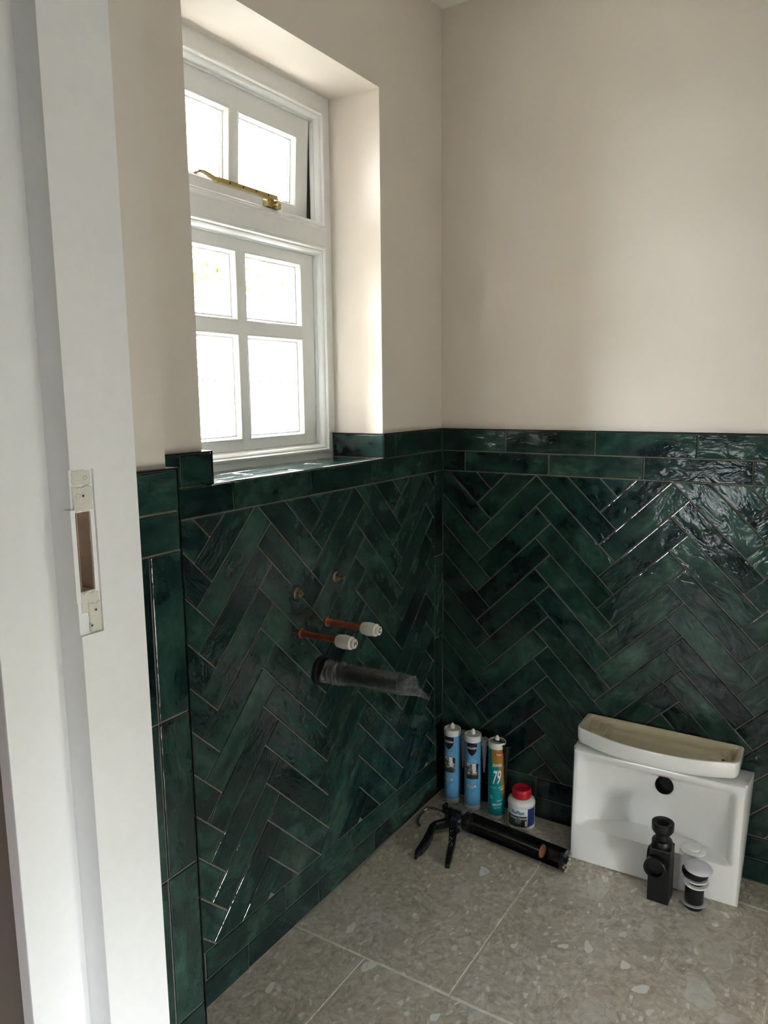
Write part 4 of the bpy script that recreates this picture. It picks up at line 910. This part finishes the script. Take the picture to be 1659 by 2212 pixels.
m = MB(); m.lathe([(0.0224, -0.030), (0.0224, 0.0004), (0.0208, 0.0004), (0.0208, -0.028), (0, -0.028)], 36, Matrix.Translation((hx_, hd, hz_)) @ qn, cap=False); m.build('drain_hole', 'black_plastic', basin)
tx, tz_ = 0.098, bz0_+0.0075
m = MB(); m.lathe([(0.0315, -0.002), (0.0315, 0.0005), (0.029, 0.0022), (0.021, 0.0022), (0.019, 0.0008), (0.014, 0.0006), (0.013, 0.0030), (0.011, 0.0038), (0, 0.0038)], 36, Matrix.Translation((tx, 0.030, tz_-0.001)) @ Matrix.Rotation(math.radians(4), 4, 'X')); m.build('tap_hole_blank', 'ceramic', basin)

# ------------------------------------------------------------------ cistern lid lying upside down on the basin
lid = tag(empty('cistern_lid', (0.656, -0.0775, 0.3135)), 'cistern lid lying upside down on the basin, cream unglazed underside showing', 'cistern lid')
lid.rotation_euler = (math.radians(1.2), math.radians(0.4), math.radians(0.6))
LW, LH = 0.396, 0.046
def outline(d, n=20):                       # straight back, bowed front, rounded corners
    hw = LW/2-d; yb_ = 0.072-d; pts = []; r = max(0.022-d*0.6, 0.006)
    def fy(x): return -0.073+d+0.047*(abs(x)/(LW/2))**2.3
    for i in range(n+1):
        x = -hw+r*0.9+(2*hw-1.8*r)*i/n; pts.append((x, fy(x)))
    ye = fy(hw-r*0.9)
    for i in range(1, 7): a = -math.pi/2+math.pi/2*i/6; pts.append((hw-r+r*math.cos(a)+0.0, ye+r+r*math.sin(a)))
    for i in range(0, 5): a = math.pi/2*i/4; rr = max(0.010-d*0.4, 0.004); pts.append((hw-rr+rr*math.cos(a), yb_-rr+rr*math.sin(a)))
    for i in range(0, 5): a = math.pi/2+math.pi/2*i/4; rr = max(0.010-d*0.4, 0.004); pts.append((-hw+rr+rr*math.cos(a), yb_-rr+rr*math.sin(a)))
    for i in range(0, 6): a = math.pi+math.pi/2*i/6; pts.append((-hw+r+r*math.cos(a), ye+r+r*math.sin(a)))
    return pts
def skin(m, rings, close0=False, close1=True):
    n = len(rings[0]); vs = [p for r in rings for p in r]; fs = []
    for j in range(len(rings)-1):
        for i in range(n): fs.append((j*n+i, j*n+(i+1) % n, (j+1)*n+(i+1) % n, (j+1)*n+i))
    if close0: fs.append(tuple(range(n))[::-1])
    if close1: fs.append(tuple((len(rings)-1)*n+i for i in range(n)))
    m.add(vs, fs, True)
R_ = lambda d, z: [(x, y, z) for x, y in outline(d)]
m = MB(); skin(m, [R_(0.020, 0.0), R_(0.010, 0.001), R_(0.004, 0.005), R_(0.001, 0.012), R_(0.0, 0.020), R_(0.0, LH-0.004), R_(0.0012, LH-0.001), R_(0.003, LH)], True, False); shell = m.build('glazed_shell', 'ceramic', lid)
m = MB(); skin(m, [R_(0.003, LH), R_(0.011, LH-0.0006), R_(0.0135, LH-0.003), R_(0.0165, LH-0.014), R_(0.020, LH-0.020), R_(0.024, LH-0.021), R_(0.0265, LH-0.023), R_(0.030, LH-0.030), R_(0.034, LH-0.032)]); m.build('unglazed_underside', 'unglazed', lid)
for s_ in (-1, 1):
    m = MB(); m.box(s_*(LW/2-0.052)-0.020, s_*(LW/2-0.052)+0.020, -0.012, 0.056, LH-0.032, LH-0.012, 0.006); m.box(s_*(LW/2-0.034)-0.010, s_*(LW/2-0.034)+0.010, 0.012, 0.050, LH-0.03, LH-0.005, 0.005); m.build('corner_boss', 'unglazed', lid)
    m = MB(); m.lathe([(0.0048, -0.002), (0.0048, 0.0006), (0.0036, 0.0009), (0.0030, -0.001), (0, -0.001)], 16, Matrix.Translation((s_*(LW/2-0.014), 0.056, LH-0.0006))); m.build('rim_pad', 'offwhite_plastic', lid)
m = MB(); m.lathe([(0.0028, -0.002), (0.0028, 0.0012), (0, 0.0012)], 14, Matrix.Translation((LW/2-0.036, -0.0285, LH-0.0008)) @ Matrix.Diagonal((1.5, 0.9, 1, 1))); m.build('chip_mark', 'ink', lid)

# ------------------------------------------------------------------ black bottle trap
tp = (0.7030, -0.1835, 0); trap = tag(empty('bottle_trap', tp), 'matt black square bottle trap standing in front of the basin', 'bottle trap')
m = MB(); m.box(-0.0255, 0.0255, -0.0255, 0.0255, 0.0, 0.140, 0.0025); m.build('body', 'black_plastic', trap)
m = MB(); m.lathe([(0.0, 0.138), (0.0235, 0.138), (0.0245, 0.140), (0.0245, 0.152), (0.0225, 0.156), (0.0175, 0.157), (0.0165, 0.158), (0.0165, 0.174), (0, 0.174)], 36); m.build('inlet_collar', 'black_plastic', trap)
m = MB(); m.lathe([(0.0165, 0.172), (0.0225, 0.176), (0.0258, 0.182), (0.0262, 0.188), (0.0262, 0.200), (0.0250, 0.2015), (0.0205, 0.2015), (0.0195, 0.199), (0.0150, 0.197), (0.0142, 0.192), (0.0142, 0.180), (0, 0.180)], 36, cap=False); m.build('top_nut', 'black_plastic', trap)
TY = Matrix.Rotation(math.pi/2, 4, 'X')     # local z -> world -y
m = MB(); m.lathe([(0.0, 0.020), (0.0225, 0.020), (0.0225, 0.028), (0.0265, 0.029), (0.0265, 0.044), (0.0250, 0.0455), (0.0195, 0.0455), (0.0190, 0.032), (0, 0.032)], 36, Matrix.Translation((-0.006, 0, 0.0985)) @ TY, cap=False); m.build('outlet', 'black_plastic', trap)
m = MB(); m.lathe([(0.0, 0.020), (0.0200, 0.020), (0.0200, 0.030), (0.0185, 0.032), (0, 0.032)], 32, Matrix.Translation((0.0, 0.003, 0.108)) @ Matrix.Rotation(-math.pi/2, 4, 'Y')); m.build('side_cap', 'black_plastic', trap)
# ------------------------------------------------------------------ black basin waste
wc = (0.7815, -0.1781, 0); ws = tag(empty('basin_waste', wc), 'black basin waste with white seals and film-covered plug, right of the trap', 'basin waste')
m = MB(); m.lathe([(0.0, 0.0), (0.0185, 0.0), (0.0205, 0.002), (0.0205, 0.014), (0.0215, 0.016), (0.0215, 0.066), (0.0, 0.066)], 36); m.build('threaded_body', 'black_plastic', ws)
m = MB(); m.lathe([(0.0217, 0.0145), (0.0290, 0.0150), (0.0295, 0.0160), (0.0290, 0.0170), (0.0217, 0.0172)], 36, cap=False); m.build('clear_washer', 'frost', ws)
m = MB(); m.lathe([(0.0216, 0.0125), (0.0228, 0.0130), (0.0228, 0.0148), (0.0216, 0.0152)], 36, cap=False); m.build('steel_ring', 'bright_steel', ws)
for (z, r, tl) in ((0.068, 0.0295, 0.10), (0.079, 0.0275, 0.05)):
    m = MB(); m.lathe([(0.0205, -0.0018), (r, -0.0018), (r+0.0012, 0), (r, 0.0018), (0.0205, 0.0018)], 36, Matrix.Translation((0.0015, 0, z)) @ Matrix.Rotation(tl, 4, 'X') @ Matrix.Rotation(tl*0.8, 4, 'Y'), cap=False); m.build('white_seal', 'white_plastic', ws)
m = MB(); m.lathe([(0.0, 0.064), (0.0195, 0.064), (0.0195, 0.083), (0.0285, 0.086), (0.0305, 0.090), (0.0305, 0.097), (0.028, 0.100), (0, 0.100)], 36); m.build('flange', 'black_plastic', ws)
m = MB(); m.lathe([(0.012, 0.098), (0.026, 0.1015), (0.0318, 0.1030), (0.0322, 0.1060), (0.0300, 0.1088), (0.020, 0.1115), (0.0, 0.1125)], 36, Matrix.Rotation(0.06, 4, 'Y')); m.build('plug', 'lilac_film', ws)
